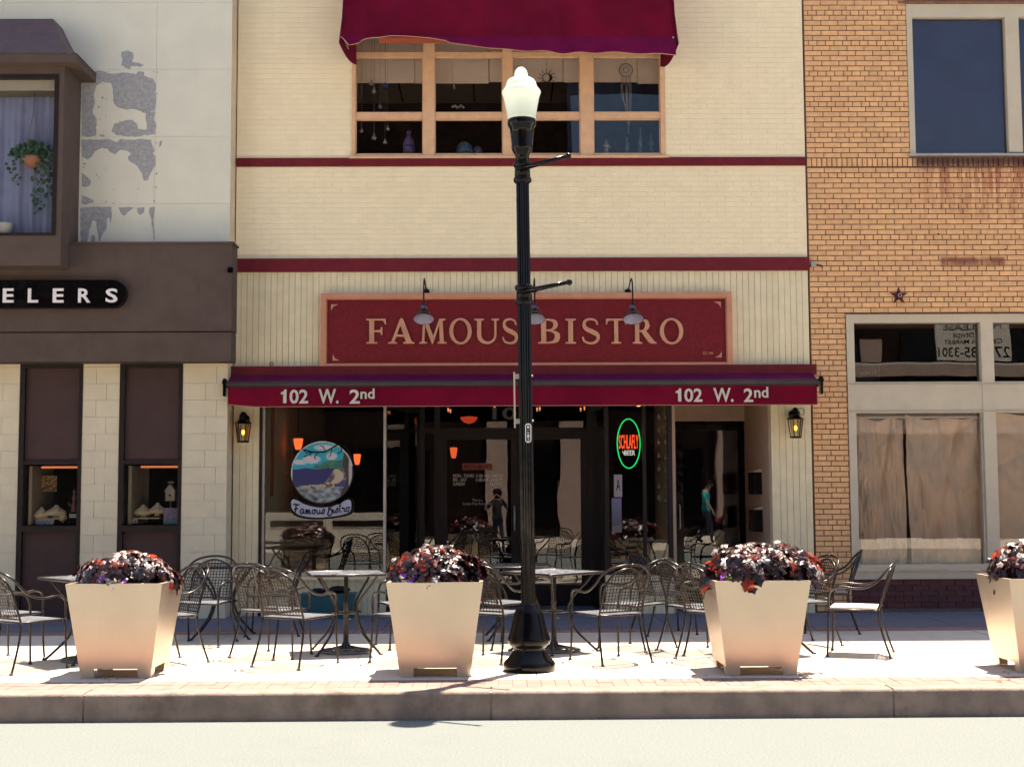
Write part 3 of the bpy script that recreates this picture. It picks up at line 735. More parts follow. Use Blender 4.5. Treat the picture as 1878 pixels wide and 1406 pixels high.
# neon sign
c = at(1153, 813, .12); rx = (at(1174, 813, .12).x-at(1132, 813, .12).x)/2; rz = (at(1153, 768, .12).z-at(1153, 858, .12).z)/2
neon = empty('neon_sign', (c.x, .12, c.z-rz), 'lit oval green neon beer sign with orange letters in the dark window', 'neon sign')
MB().tube([(rx*cos(t), 0, rz+rz*sin(t)) for t in [2*pi*i/48 for i in range(48)]], .007, 8, closed=True).build('tube', M['neong'], neon)
o = fit_text('SCHLAFLY', M['neono'], -rx*.86, rx*.86, rz+rz*-.22, rz+rz*.36, 0, neon, ext=.004, off=.012)
o = fit_text('BEER', M['neonw'], -rx*.38, rx*.55, rz*.52, rz*.72, 0, neon, ext=.004, off=.01)
MB().tube([(-rx*.55, 0, rz*.70), (-rx*.42, 0, rz*.55), (-rx*.36, 0, rz*.66)], .005, 6).build('tube', M['neonw'], neon)
MB().box(-rx*.7, rx*.7, .02, .05, rz*.6, rz*.75).build('transformer', M['black'], neon)
MB().tube([(0, .03, 2*rz), (0, .03, 2.8-(c.z-rz))], .003, 5).build('cord', M['black'], neon)
# cards behind that window
q = rect(1126, 870, 1141, 911, .045)
t = empty('grade_card', ((q[0]+q[1])/2, .045, q[2]), 'grey card with a black letter A under the neon sign', 'card')
M['card'] = mat('grey_card', (.26, .22, .23), .6, var=.05)
MB().box(q[0]-t.location.x, q[1]-t.location.x, -.001, .001, 0, q[3]-q[2]).build('card', M['card'], t)
fit_text('A', M['black'], -.022, .026, (q[3]-q[2])*.28, (q[3]-q[2])*.8, -.002, t, ext=.0005)
q = rect(1122, 913, 1140, 976, .045)
def poster(u, v): 
    h = .5+.5*sin(u*19+3*sin(v*13))*sin(v*23+2*sin(u*7)); return (.04+.22*h*v, .05+.16*(1-h)*v, .08+.3*h*v*v+.02) if v > .2 else (.13, .10, .10)
t = empty('poster', ((q[0]+q[1])/2, .045, q[2]), 'small blue and purple picture poster below the letter card', 'poster')
o = print_plane('print', q[0]-t.location.x, q[1]-t.location.x, 0, q[3]-q[2], 0, 16, 44, poster, t)
# glass shelves of pale ornaments right of neon
for k, px in enumerate((1209, 1221)):
    for j, py in enumerate((760, 788, 812, 837, 861, 890, 915)):
        p = at(px, py+rnd.uniform(-3, 3), .35); h = .08
        tag(MB().lathe([(.012, 0), (.028, .02), (.03, .05), (.012, .07), (.014, .085)], 10).build('glass_jar', M['oppwhite'] if False else M['alum'], loc=(p.x, .35, p.z-h/2)), '%s pale ornament from the top in the column %s the black door' % (('first', 'second', 'third', 'fourth', 'fifth', 'sixth', 'lowest')[j], 'farther from' if k == 0 else 'nearer'), 'jar', 'pale ornaments in two columns')
# door lettering
D = at(870, 880, DY-.003)
dl = empty('door_lettering', (D.x, DY+.018, D.z), 'white opening hours lettered on the left glass door', 'lettering')
def dtext(s, a, b, c_, d_, m, off=.0):
    q = rect(a, b, c_, d_, DY+.018); fit_text(s, m, q[0]-D.x, q[1]-D.x, q[2]-D.z, q[3]-D.z, 0, dl, ext=.0004, off=off)
for s, a, b, c_, d_ in (('MON - THURS', 831, 869, 869, 875), ('11:00 AM - 9:00 PM', 873, 869, 922, 875), ('FRI - SAT', 831, 876.5, 856, 882.5), ('11:00 AM - 10:00 PM', 873, 876.5, 922, 882.5), ('SUNDAY', 831, 884, 853, 890), ('CLOSED', 899, 884, 922, 890), ('This is a', 866, 914, 885, 919), ('Smoke Free Restaurant', 849, 920.5, 903, 925.5)):
    dtext(s, a, b, c_, d_, M['card'] if 'Smoke' in s or 'This' in s else M['numeral'])
M['redcard'] = mat('faded_red_card', (.20, .028, .02), .6, var=.1)
q = rect(848, 849, 903, 861, DY+.018)
t = empty('red_sticker', ((q[0]+q[1])/2, DY+.018, q[2]), 'narrow faded red sticker above the opening hours', 'sticker')
MB().box(-(q[1]-q[0])/2, (q[1]-q[0])/2, -.001, .001, 0, q[3]-q[2]).build('card', M['redcard'], t)
fit_text('RESTAURANT', M['black'], -.17, .17, .018, .062, -.002, t, ext=.0004)
q = rect(903, 751, 975, 769, DY+.04)
M['faint'] = mat('faint_grey_numerals', (.07, .055, .05), .6)
t = empty('transom_number', ((q[0]+q[1])/2, DY+.04, q[2]), 'faint grey number on the transom glass over the doors', 'lettering')
fit_text('102', M['faint'], -(q[1]-q[0])/2, (q[1]-q[0])/2, 0, q[3]-q[2]+.03, 0, t, ext=.001, off=.02)

# things in the upstairs window
def upthing(name, px, py, Y, label, cat, grp=None):
    p = at(px, py, Y); return empty(name, (p.x, Y, p.z), label, cat, grp)
M['cord'] = mat('beige_cord', (.32, .26, .22), .8); M['clear'] = mat('silvery_glass', (.35, .31, .33), .2, metal=.5); M['lav'] = mat('lavender_glass', (.16, .10, .22), .3)
M['tealglass'] = mat('blue_grey_glass', (.07, .14, .19), .3); M['cobalt'] = mat('cobalt_glass', (.015, .04, .16), .3)
t = upthing('dreamcatcher', 1148, 129, .15, 'pale dreamcatcher with long strands in the rightmost upstairs pane', 'dreamcatcher')
mb = MB().tube([(.082*cos(a), 0, .082*sin(a)) for a in [2*pi*i/28 for i in range(28)]], .007, 6, closed=True)
mb.tube([(.03*cos(a), 0, .03*sin(a)) for a in [2*pi*i/16 for i in range(16)]], .004, 5, closed=True)
for i in range(12): a = 2*pi*i/12; mb.tube([(.08*cos(a), 0, .08*sin(a)), (.03*cos(a+.5), 0, .03*sin(a+.5))], .0028, 4)
mb.build('hoop', M['cord'], t)
for i in range(6):
    x = -.055+.022*i; l = .45+.35*(1-abs(i-3)/3)
    MB().tube(smooth_path([(x, 0, -.07), (x+rnd.uniform(-.01, .01), .0, -.3), (x*.5+.02, 0, -l)], 5), .005, 5).build('strand', M['cord'], t)
MB().tube([(0, 0, .08), (0, 0, zcl-t.location.z)], .002, 4).build('cord', M['cord'], t)
t = upthing('sun_ornament', 1003, 143, .2, 'dark metal sun and moon ornament hanging behind the street lamp globe', 'ornament')
mb = MB()
for i in range(12):
    a = 2*pi*i/12; mb.tube([(.05*cos(a), 0, .05*sin(a)), (.085*cos(a+.12), 0, .085*sin(a+.12)), (.115*cos(a), 0, .115*sin(a))], .004, 4)
mb.tube([(.052*cos(a), 0, .052*sin(a)) for a in [2*pi*i/20 for i in range(20)]], .005, 5, closed=True)
mb.build('rays', M['black'], t)
MB().tube([(.05*cos(a)-.0, 0, .05*sin(a)) for a in [-1.3+2.6*i/8 for i in range(9)]], [.003, .010, .015, .018, .02, .018, .015, .01, .003], 6).build('moon', M['black'], t)
MB().tube([(0, 0, .1), (0, 0, zcl-t.location.z)], .002, 4).build('cord', M['black'], t)
def hang(t, r_, m, kind='ball'):
    if kind == 'ball': MB().sphere((0, 0, 0), r_, 12, 8).build('ball', m, t)
    else: MB().lathe([(.004, -r_), (r_*.8, -r_*.6), (r_, 0), (r_*.5, r_*.7), (r_*.25, r_*1.6), (.003, r_*1.9)], 14).build('bulb', m, t)
    MB().tube([(0, 0, r_*.9), (0, 0, zcl-t.location.z)], .0018, 4).build('cord', M['cord'], t)
hang(upthing('glass_ornament', 707, 158, .15, 'cobalt blue round glass ornament in the leftmost upstairs window', 'ornament'), .04, M['cobalt'])
for px, py, lab in ((681, 154, 'clear glass bulb hanging left of the cobalt ornament'), (686, 168, 'small clear bulb hanging just below another glass bulb'), (697, 196, 'clear bulb hanging low in the leftmost upper pane'), (663, 240, 'bright glass bulb in the leftmost lower upstairs pane by the edge'), (686, 253, 'largest clear glass bulb in the leftmost lower pane'), (711, 236, 'clear glass bulb high in the leftmost lower pane'), (706, 261, 'shining drop bulb beside the lavender bottle')):
    hang(upthing('glass_bulb', px, py, .15, lab, 'ornament', 'clear glass bulbs in the upstairs window'), .026 if px != 686 else .034, M['clear'], 'b')
t = upthing('lavender_bottle', 750, 281, .25, 'lavender bottle with a stopper on the upstairs sill', 'bottle')
MB().lathe([(.07, 0), (.075, .04), (.07, .13), (.045, .18), (.025, .21), (.03, .27), (.01, .28)], 16).build('body', M['lav'], t); MB().box(-.05, .05, -.076, -.07, .07, .09).build('band', M['cobalt'], t)
t = upthing('glass_dome', 852, 284, .3, 'blue grey glass dome on the sill of the second upstairs window', 'ornament')
MB().lathe([(.11, 0), (.11, .05), (.09, .11), (.05, .15), (.006, .165)], 18).build('dome', M['tealglass'], t)
t = upthing('small_dome', 876, 284, .35, 'small brown dome ornament beside the blue grey one', 'ornament')
MB().lathe([(.06, 0), (.055, .07), (.03, .10), (.004, .11)], 14).build('dome', M['lav'], t)
t = upthing('hut_ornament', 1112, 282, .25, 'tiny pale hut ornament with pointed roof on the upstairs sill', 'ornament')
MB().lathe([(.03, 0), (.03, .08)], 12).build('body', M['alum'], t); MB().lathe([(.06, .075), (.03, .12), (.004, .19)], 12).build('roof', M['alum'], t)
for px in (1150, 1175, 1195):
    t = upthing('tall_bottle', px, 284, .3, 'tall blue bottle on the sill below the dreamcatcher, %s' % {1150: 'shortest of three', 1175: 'in the middle of three', 1195: 'nearest the window edge'}[px], 'bottle', 'blue bottles on the upstairs sill')
    h = {1150: .2, 1175: .32, 1195: .26}[px]; MB().lathe([(.03, 0), (.033, h*.6), (.014, h*.75), (.014, h)], 12).build('body', M['tealglass'], t); MB().lathe([(.016, h), (.016, h+.02)], 10).build('cap', M['lav'], t)
t = upthing('paper_garland', 838, 196, .12, 'crumpled white paper garland low in the second upstairs pane', 'garland')
for i in range(6): MB().sphere((-.05+.025*i, 0, .012*sin(i*2)), .016, 8, 5, (1, .6, 1.2)).build('bead', M['cord'], t)
for i in range(3): pass
t = upthing('string_charm', 833, 160, .12, 'slender pale charm on a string in the second upstairs pane', 'ornament')
MB().tube([(-.045, 0, .4), (-.01, 0, .02)], .003, 4).build('cord', M['peach'], t); MB().lathe([(.002, -.03), (.014, -.01), (.008, .02), (.002, .04)], 8).build('charm', M['cord'], t)

# ---- lower awning
q0 = at(415, 745, -.42); q1 = at(1502, 740, -.42)
ax0, ax1 = q0.x, q1.x
aw = empty('shop_awning', (0, -.2, 2.4), 'half retracted maroon awning across the shopfront with white address numerals', 'awning')
def rel(mb, name, m, par=None, kind=None, o=(0, -.2, 2.4)):
    mb.v = [(v[0]-o[0], v[1]-o[1], v[2]-o[2]) for v in mb.v]; return mb.build(name, m, par or aw, kind=kind)
za = at(950, 670, -.12).z; zb = at(950, 685.5, -.12).z; zc = at(950, 697, -.42).z; zd_ = at(950, 709, -.42).z; ze = at(950, 744, -.42).z
rel(MB().box(XL-.03, XR+.05, -.14, .0-.02, zb-.02, za), 'housing', M['maroonpaint'])
mb = MB(); nx = 60; vs = []; fs = []
for i in range(nx+1):
    x = ax0+(ax1-ax0)*i/nx; sg = .006*sin(i*.9)+.004*sin(i*2.3)
    for j in range(5):
        t_ = j/4; vs.append((x, -.14-.27*t_, zb-.005+(zc-zb)*t_-.012*sin(pi*t_)+sg*sin(pi*t_)))
for i in range(nx):
    for j in range(4): k = i*5+j; fs.append((k, k+1, k+6, k+5))
rel(mb.add(vs, fs, True), 'canopy', M['awningsheen'])
rel(MB().tube([(ax0-.0, -.42, (zc+zd_)/2), (ax1, -.42, (zc+zd_)/2)], (zc-zd_)/2, 12), 'front_rail', M['awningrail'])
mb = MB(); vs = []; fs = []; nz = 6; nx = 80
for i in range(nx+1):
    u = i/nx; x = ax0+.02+(ax1-ax0-.04)*u
    cut = .03*max(0, 1-u*18)**1.5+.012*sin(u*3)*0
    for j in range(nz+1):
        v = j/nz; z = zd_-(zd_-ze-cut)*v
        vs.append((x, -.425+.010*v*sin(u*40)+.006*v*sin(u*91+1), z))
for i in range(nx):
    for j in range(nz): k = i*(nz+1)+j; fs.append((k, k+1, k+nz+2, k+nz+1))
rel(mb.add(vs, fs, True), 'valance', M['awning'])
rel(MB().tube([(v[0]-0, v[1]-.002, v[2]) for i, v in enumerate(vs) if i % (nz+1) == nz], .004, 5), 'hem', M['signtrim'])
for i, (x, s) in enumerate(((ax0-.02, -1), (ax1+.03, 1))):
    mb = MB().box(x-.015, x+.015, -.46, -.38, zd_-.10, zc+.03); mb.tube([(x, -.42, zc+.01), (x, -.42, zc-.03)], .035, 10)
    rel(mb, 'end_bracket', M['black'])
    rel(MB().tube([(x-s*.1, -.08, zb-.03), (x-s*.12, -.25, zb-.16), (x-s*.04, -.42, zd_)], .014, 8), 'folding_arm', M['black'])
for s, a, b, c_, d_, off in (('1', 514, 714, 526, 739, 0), ('02', 531, 714, 565, 740, .02), ('W.', 584, 713, 621, 740, .02), ('2', 641, 714, 660, 740, .02), ('nd', 661, 712, 687, 731, .02), ('1', 1238, 712, 1250, 736, 0), ('02', 1255, 712, 1288, 737, .02), ('W.', 1308, 711, 1345, 737, .02), ('2', 1364, 712, 1381, 737, .02), ('nd', 1383, 709, 1409, 729, .02)):
    q = rect(a, b, c_, d_, -.44)
    if s == '1':
        me = loops_mesh([[(.45, 0), (.95, 0), (.95, 1), (.62, 1), (.5, .86), (.1, .78), (.1, .64), (.45, .66)]], M['numeral'], .0015, 0, 'numeral')
        for v in me.vertices: v.co = (q[0]+v.co.x*(q[1]-q[0]), -.442-v.co.z+.2, q[2]+v.co.y*(q[3]-q[2])-2.4)
        link('numeral', me, aw); continue
    fit_text(s, M['numeral'], q[0], q[1], q[2]+2.4-2.4, q[3], -.442, aw, ext=.0015, off=off, name='numeral' if s[0] in '02' else 'lettering', loc=(0, -.2, 2.4))
# ---- upper awning with lifted hem
ua = empty('window_awning', (0, -.3, UW[3]), 'maroon canvas awning above the upstairs window with its hem torn and lifted', 'awning')
YA = -.78; o_ = (0, -.3, UW[3])
ux0, ux1 = at(626, 60, YA).x, at(1240, 60, YA).x
ztop = at(930, -330, 0).z
hem = [(626, 70), (640, 82), (655, 80), (683, 72), (720, 68), (760, 70), (810, 76), (860, 83), (910, 88), (960, 93), (1010, 96), (1060, 98), (1110, 97), (1160, 97), (1205, 98), (1240, 100)]
zr = at(930, 68, YA).z
def hemz(x):
    pts = [(at(a, b, YA).x, at(a, b, YA).z) for a, b in hem]
    for (a, b), (c_, d_) in zip(pts[:-1], pts[1:]):
        if a <= x <= c_: return b+(d_-b)*(x-a)/(c_-a)
    return pts[0][1] if x < pts[0][0] else pts[-1][1]
vs = []; fs = []; nx = 90; nz = 14
for i in range(nx+1):
    u = i/nx; x = ux0+(ux1-ux0)*u
    for j in range(nz+1):
        v = j/nz; y = YA*v**1.15; z = ztop+(zr-ztop)*v
        fold = .08*sin(u*pi*4.0+1.2*v)*sin(pi*v)+.07*sin(u*24+5*v*sin(u*9))*v*(1-v*.6)+.010*sin(u*55+9*v)*v
        vs.append((x, y+fold, z+.35*fold))
for i in range(nx):
    for j in range(nz): k = i*(nz+1)+j; fs.append((k, k+1, k+nz+2, k+nz+1))
rel(MB().add(vs, fs, True), 'canopy', M['awning'], ua, o=o_)
top = [vs[i*(nz+1)+nz] for i in range(nx+1)]
v2 = []; f2 = []
for i in range(nx+1):
    x, y, z = top[i]; hz = hemz(x); hz = min(hz, z-.008)
    lift = 1 if hz > zr-.06 else 0
    for j in range(5):
        v = j/4; v2.append((x, y-.004-.05*lift*v+.012*v*sin(i*.35), z+(hz-z)*v+(.05*lift*0)))
for i in range(nx):
    for j in range(4): k = i*5+j; f2.append((k, k+1, k+6, k+5))
rel(MB().add(v2, f2, True), 'valance', M['awningsheen'], ua, o=o_)
rel(MB().tube([v2[i*5+4] for i in range(nx+1)], .005, 5), 'hem', M['signtrim'], ua, o=o_)
for x, s, low in ((ux0, -1, (642, 112)), (ux1, 1, (1242, 120))):
    zl = at(low[0], low[1], -.25).z
    n_ = 10; vs = []
    for i in range(n_+1):
        v = i/n_; vs.append((x, YA*v**1.15, ztop+(zr-ztop)*v))
    for i in range(n_+1):
        v = 1-i/n_; vs.append((x-s*.10*(1-v)+s*.03*v, YA*v, zr-(.03+.0*v)-(zr-zl)*sin(pi*min(1, (1-v)*.75+.1))*.95))
    fs = [(i, i+1, 2*n_-i, 2*n_+1-i) for i in range(n_)]
    rel(MB().add(vs, fs, True), 'side_panel', M['awning'], ua, o=o_)
rel(MB().tube([(ux0+.02, YA+.10, zr+.03), (ux1-.02, YA+.10, zr+.03)], .014, 8), 'front_bar', M['alum'], ua, o=o_)
for x in (ux0+.03, ux1-.03): rel(MB().tube([(x, -.0, zr), (x, YA+.02, zr)], .012, 8), 'side_bar', M['alum'], ua, o=o_)
vs = [(top[i][0], top[i][1]+.03, top[i][2]) for i in range(nx+1)]+[(top[i][0], top[i][1]+.10, top[i][2]-.04) for i in range(nx+1)]
sel = [i for i in range(nx+1) if 9 < i < 34]
vv = [vs[i] for i in sel]+[vs[nx+1+i] for i in sel]; q = len(sel)
rel(MB().add(vv, [(i, i+1, q+i+1, q+i) for i in range(q-1)], True), 'lining', M['awningback'], ua, o=o_)

# ---- sign
q = rect(588, 537, 1343, 676, -.12)
so_ = ((q[0]+q[1])/2, -.02, q[2])
sg = empty('shop_sign', so_, 'long maroon sign board framed in copper tan reading FAMOUS BISTRO', 'sign')
W, H = q[1]-q[0], q[3]-q[2]
MB().box(-W/2+.03, W/2-.03, -.07, -.0, .03, H-.03).build('board', M['signred'], sg)
f = MB()
t_ = .062
for (x0, x1, z0, z1) in ((-W/2, W/2, 0, t_), (-W/2, W/2, H-t_, H), (-W/2, -W/2+t_, t_, H-t_), (W/2-t_, W/2, t_, H-t_)): f.box(x0, x1, -.11, -.0, z0, z1)
for (x0, x1, z0, z1) in ((-W/2+t_, W/2-t_, t_, t_+.012), (-W/2+t_, W/2-t_, H-t_-.012, H-t_), (-W/2+t_, -W/2+t_+.012, t_+.012, H-t_-.012), (W/2-t_-.012, W/2-t_, t_+.012, H-t_-.012)): f.box(x0, x1, -.09, -.0, z0, z1)
f.build('frame', M['signtrim'], sg)
for ch, a, b in (('F',672,708),('A',712,760),('M',769,819),('O',824,865),('U',870,915),('S',921,950),('B',987,1027),('I',1037,1056),('S',1067,1100),('T',1111,1149),('R',1160,1204),('O',1210,1253)):
    zo = -(a-940)*.0045
    r_ = rect(a, 584.5+zo*0, b, 630, -.11); me = loops_mesh(GL[ch], M['gilt'], .012, .004, 'letter')
    xs = [p[0] for l in GL[ch] for p in l]; w_ = max(xs)-min(xs); x00 = min(xs)
    for v in me.vertices:
        x, y, z = v.co; v.co = (r_[0]+(x-x00)/w_*(r_[1]-r_[0])-so_[0], -.075-z-.01, r_[2]+y*(r_[3]-r_[2])-so_[2])
    link('letter', me, sg)
q2 = rect(1290, 645, 1308, 650, -.1); fit_text('EST. 1994', M['gilt'], q2[0], q2[1], q2[2], q2[3], -.092, sg, ext=.0015, loc=so_)
for sx, sz, (px, py) in ((1, -1, (607, 558)), (-1, -1, (1322, 553)), (-1, 1, (1324, 655)), (1, 1, (610, 661))):
    p = at(px, py, -.1); x, z = p.x-so_[0], p.z-so_[2]
    me = loops_mesh([[(x, z), (x+sx*.085, z), (x+sx*.03, z+sz*.025), (x, z+sz*.075)]], M['gilt'], .003, 0, 'corner_ornament')
    for v in me.vertices: v.co = (v.co.x, -.075-v.co.z, v.co.y)
    link('corner_ornament', me, sg)
# gooseneck lamps
M['bluegrey'] = mat('blue_black_enamel', (.09, .08, .14), .35, var=.1)
M['shadein'] = mat('bluish_white_enamel', (.30, .29, .42), .35, var=.05)
for px, lab in ((777, 'over the letter A of the sign'), (981, 'half hidden behind the street lamp post'), (1161, 'over the letters T and R of the sign')):
    p = at(px, 578, -.62); z0 = at(px, 540, -.02).z+.03; zt_ = at(px, 513, -.35).z
    t = empty('gooseneck_lamp', (p.x, 0, z0), 'black gooseneck sign lamp '+lab, 'lamp', 'gooseneck lamps over the sign')
    zsh = p.z-z0
    MB().lathe([(.04, 0), (.04, .02), (.02, .03)], 12).build('wall_plate', M['black'], t, rot=(R(90), 0, 0), loc=(0, -.02, 0))
    MB().tube(smooth_path([(0, -.03, 0), (0, -.12, .02), (0, -.30, zt_-z0-.03), (0, -.45, zt_-z0), (0, -.58, zt_-z0-.08), (0, -.62, zsh+.12)], 6), .009, 8).build('arm', M['black'], t)
    MB().lathe([(.02, .15), (.036, .125), (.036, .055), (.05, .045), (.09, .01), (.112, -.035), (.122, -.055)], 24, cap=False).build('shade', M['black'], t, (0, -.62, zsh), (R(-24), 0, 0))
    MB().lathe([(.0355, .07), (.038, .1), (.0365, .12)], 20, cap=False).build('shade_collar', M['bluegrey'], t, (0, -.62, zsh), (R(-24), 0, 0))
    MB().lathe([(.117, -.053), (.106, -.033), (.084, .006), (.04, .035), (.004, .04)], 24, cap=False).build('shade_lining', M['shadein'], t, (0, -.62, zsh), (R(-24), 0, 0))
    MB().tube([(0, -.62, zsh+.07), (.06, -.6, zsh+.16), (.0, -.45, zsh+.2)], .004, 5).build('cable', M['black'], t)
# eye hook above awning
p = at(498, 667, -.03); tag(MB().tube([(.02*cos(a), 0, .02*sin(a)) for a in [2*pi*i/14 for i in range(14)]], .004, 5, closed=True).build('eye_hook', M['black'], loc=(p.x, -.03, p.z)), 'small black ring hook above the awning near its left end', 'hook')

# wall lanterns
for px, py, s, lab in ((446, 788, 1, 'black wall lantern with a glowing bulb on the left board strip'), (1459, 780, 1, 'black wall lantern with curled bracket on the wider right board strip')):
    p = at(px, py, -.18); t = empty('wall_lantern', (p.x, 0, p.z), lab, 'lantern', 'wall lanterns either side of the shopfront')
    zt_ = .07; mb = MB()
    MB().lathe([(.05, .0), (.05, .02), (.03, .03)], 12).build('back_plate', M['black'], t, rot=(R(90), 0, 0), loc=(0, -.02, .14))
    MB().tube(smooth_path([(0, -.03, .14), (0, -.1, .19), (0, -.17, .2), (0, -.18, .15)], 5), .012, 8).build('bracket', M['black'], t)
    MB().lathe([(.105, .07), (.095, .085), (.055, .12), (.045, .16), (.05, .17), (.03, .2), (.012, .215)], 6, (0, -.18, 0), smooth=False).build('hood', M['black'], t)
    mb = MB()
    for k in range(6):
        a = 2*pi*k/6; mb.tube([(.062*cos(a), -.18+.062*sin(a), -.13), (.09*cos(a), -.18+.09*sin(a), .07)], .006, 5)
    mb.lathe([(.07, -.15), (.072, -.13), (.06, -.128)], 6, (0, -.18, 0)); mb.build('cage', M['black'], t)
    MB().lathe([(.057, -.127), (.084, .069)], 6, (0, -.18, 0), smooth=False, cap=False).build('pane', glass('lantern_glass_%d' % px, (.9, .8, .6), .5, .001), t)
    MB().sphere((0, -.18, -.03), .022, 10, 8, (1, 1, 1.5)).build('bulb', M['bulb'], t)
    if px > 1000: MB().tube(smooth_path([(.02, -.18, .2), (.09, -.18, .2), (.1, -.18, .14), (.06, -.18, .13), (.05, -.18, .17)], 5), .004, 5).build('curl', M['black'], t)

# =================================================================== LEFT BUILDING (JEWELLER)
jl = empty('jewellery_shop', (0, 0, 0), 'pale stucco building with brown fascia at the left edge', 'building')
XJ = XL-.012; x_far = -13
Z0f = at(300, 662, -.55).z; Z1f = at(300, 447, -.63).z
S1 = rect(33, 665, 149, 1118, Y_L); S2 = rect(217, 665, 333, 1118, Y_L); wst = (S1[1]-S1[0]); pitch = S2[0]-S1[0]
ST = Z0f+.06; holes = [(S1[0], S1[1], 0, ST), (S2[0], S2[1], 0, ST)]
bq = rect(-80, 140, 112, 432, -.94); BX1 = at(147, 250, Y_L).x
holesb = holes+[(BX1-2.6, BX1-.1, bq[2]-.1, bq[3]+.1)]
mb = MB(); wall_with_holes(mb, x_far, XJ, 0, HB, Y_L, 0, holesb)
mb.box(x_far, x_far+.2, 0, 14, 0, HB); mb.box(XJ-.2, XJ, 0, 14, 0, HB); mb.box(x_far, XJ, 13.8, 14, 0, HB); mb.box(x_far, XJ, 0, 13.8, HB-.4, HB-.2)
mb.box(S1[0]-.6, XJ, 1.5, 1.6, 0, 3)
mb.build('wall', M['blockjoint'], jl)
box('coping', M['leftwall'], x_far, XJ, Y_L-.05, .1, HB, HB+.08, jl)
# stucco panels above fascia
zr_ = [at(300, y, Y_L).z for y in (-360, -240, -115, 6, 128, 251, 374, 500)]; xr_ = [at(x, 250, Y_L).x for x in (-1500, -1200, -900, -600, -300, 0, 142.5)]+[at(285, 250, Y_L).x, XJ]
gp = .0013
for z1_, z0_ in zip(zr_[:-1], zr_[1:]):
    for i, (a, b) in enumerate(zip(xr_[:-1], xr_[1:])):
        if i == 6: continue
        aa = a
        bb = b
        if i == 5: bb = xr_[7]
        MB().box(aa+gp, bb-gp, Y_L-.012, Y_L-.0005, z0_+gp, z1_-gp).build('panel', M['leftwall'], jl)
box('panel', M['leftwall'], x_far, XJ, Y_L-.012, Y_L, zr_[0], HB, jl)
# scored blocks below the fascia
zz = 2.72+.02; rows = []; bh = at(180, 900, Y_L).z-at(180, 931, Y_L).z
k = 0; z = Z0f+.35
while z > .0:
    for (a, b, cx_) in ((-7.2, S1[0], -99), (S1[1], S2[0], (S1[1]+S2[0])/2+(.06 if k % 2 else -.06)), (S2[1], XJ, at(375 if k % 2 else 395, 900, Y_L).x)):
        segs = []
        if a < -6:
            x = b
            off = .2 if k % 2 else .42
            e = b-off; segs.append((e, b))
            while e > a: segs.append((e-.42, e)); e -= .42
        else: segs = [(a, cx_), (cx_, b)]
        for s0, s1 in segs:
            z0_ = max(0.0, z-bh)
            if z-z0_ > .03: MB().box(s0+.0018, s1-.0018, Y_L-.012, Y_L-.0005, z0_+.0018, z-.0018).build('block', M['leftblock'], jl)
    z -= bh; k += 1
# fascia and soffit
YF = -.63
box('fascia', M['brown'], x_far, at(425, 540, YF).x, YF, Y_L-.013, at(300, 607, YF).z, Z1f, jl)
box('fascia', M['brown'], x_far, at(425, 640, YF).x-.012, YF+.015, Y_L-.013, at(300, 662, YF).z, at(300, 609.5, YF).z, jl)
box('fascia_top', M['brown'], x_far, at(425, 640, YF).x+.012, YF-.02, Y_L-.013, Z1f, Z1f+.02, jl)
box('joint', M['browndark'], x_far, at(425, 640, YF).x-.02, YF+.03, Y_L-.014, at(300, 609.5, YF).z, at(300, 607, YF).z, jl)
# black bracket at the end of the fascia
p = at(422, 495, YF-.03); box('cable_box', M['black'], p.x-.03, p.x+.03, YF-.03, YF-.002, p.z-.03, p.z+.03, jl)
# bay window
YB = -.94; bx0 = -9.3; bx1 = at(115, 280, YB).x; zlo = at(80, 447, YB).z-.25; zhi = at(80, 100, YB).z
gx1 = at(110, 280, YB).x-.03; gz0, gz1 = at(60, 432, YB).z, at(60, 137, YB).z
bay = bpy.data.objects.new('bay_window', None); COL.objects.link(bay); bay.parent = jl
mb = MB(); wall_with_holes(mb, bx0, bx1, zlo, gz1+.28, YB, YB+.1, [(bx0+.15, gx1, gz0, gz1)])
mb.hexa([(bx1-.1, YB+.1, zlo), (bx1, YB+.1, zlo), (bx1, Y_L-.013, zlo), (bx1-.1, Y_L-.013, zlo), (bx1-.1, YB+.1, gz1+.28), (bx1, YB+.1, gz1+.28), (bx1, Y_L-.013, gz1+.28), (bx1-.1, Y_L-.013, gz1+.28)])
mb.box(bx0, bx1-.1, YB+.1, Y_L-.013, zlo, zlo+.05)
mb.build('casing', M['brown'], bay)
f = MB(); bars(f, bx0+.15, gx1, gz0, gz1, YB-.01, YB+.06, .045, .03, .045); f.build('frame', M['browndark'], bay)
box('pane', M['upglass'], bx0+.19, gx1-.045, YB+.02, YB+.026, gz0+.03, gz1-.045, bay)
box('pelmet', M['tanframe'], bx0+.19, gx1-.045, YB+.06, YB+.09, at(60, 163, YB).z, gz1-.045, bay)
# roof of the bay: flared hip
rz0 = at(80, 114, YB-.16).z; rz1 = at(80, 98, YB-.16).z; rtop = at(80, 36, YB+.3).z
ex1 = at(139, 106, YB-.16).x; dxr = ex1-at(97, 40, YB+.3).x
mb = MB(); mb.box(bx0-.3, ex1, YB-.16, Y_L-.013, rz0, rz1); mb.build('eave', M['brown'], bay)
P = []; n_ = 8; vs = []; fs = []
for i in range(n_+1):
    t_ = i/n_; ins = t_**.75; z = rz1+(rtop-rz1)*(t_**1.25)
    yy = YB-.17+ins*.45; xx = ex1+.01-ins*dxr
    vs += [(bx0-.3, yy, z), (xx, yy, z), (xx, Y_L-.013, z)]
for i in range(n_):
    k = 3*i; fs += [(k, k+1, k+4, k+3), (k+1, k+2, k+5, k+4)]
vs += [(bx0-.3, Y_L-.013, rtop)]; fs.append((3*n_, 3*n_+1, 3*n_+2, len(vs)-1))
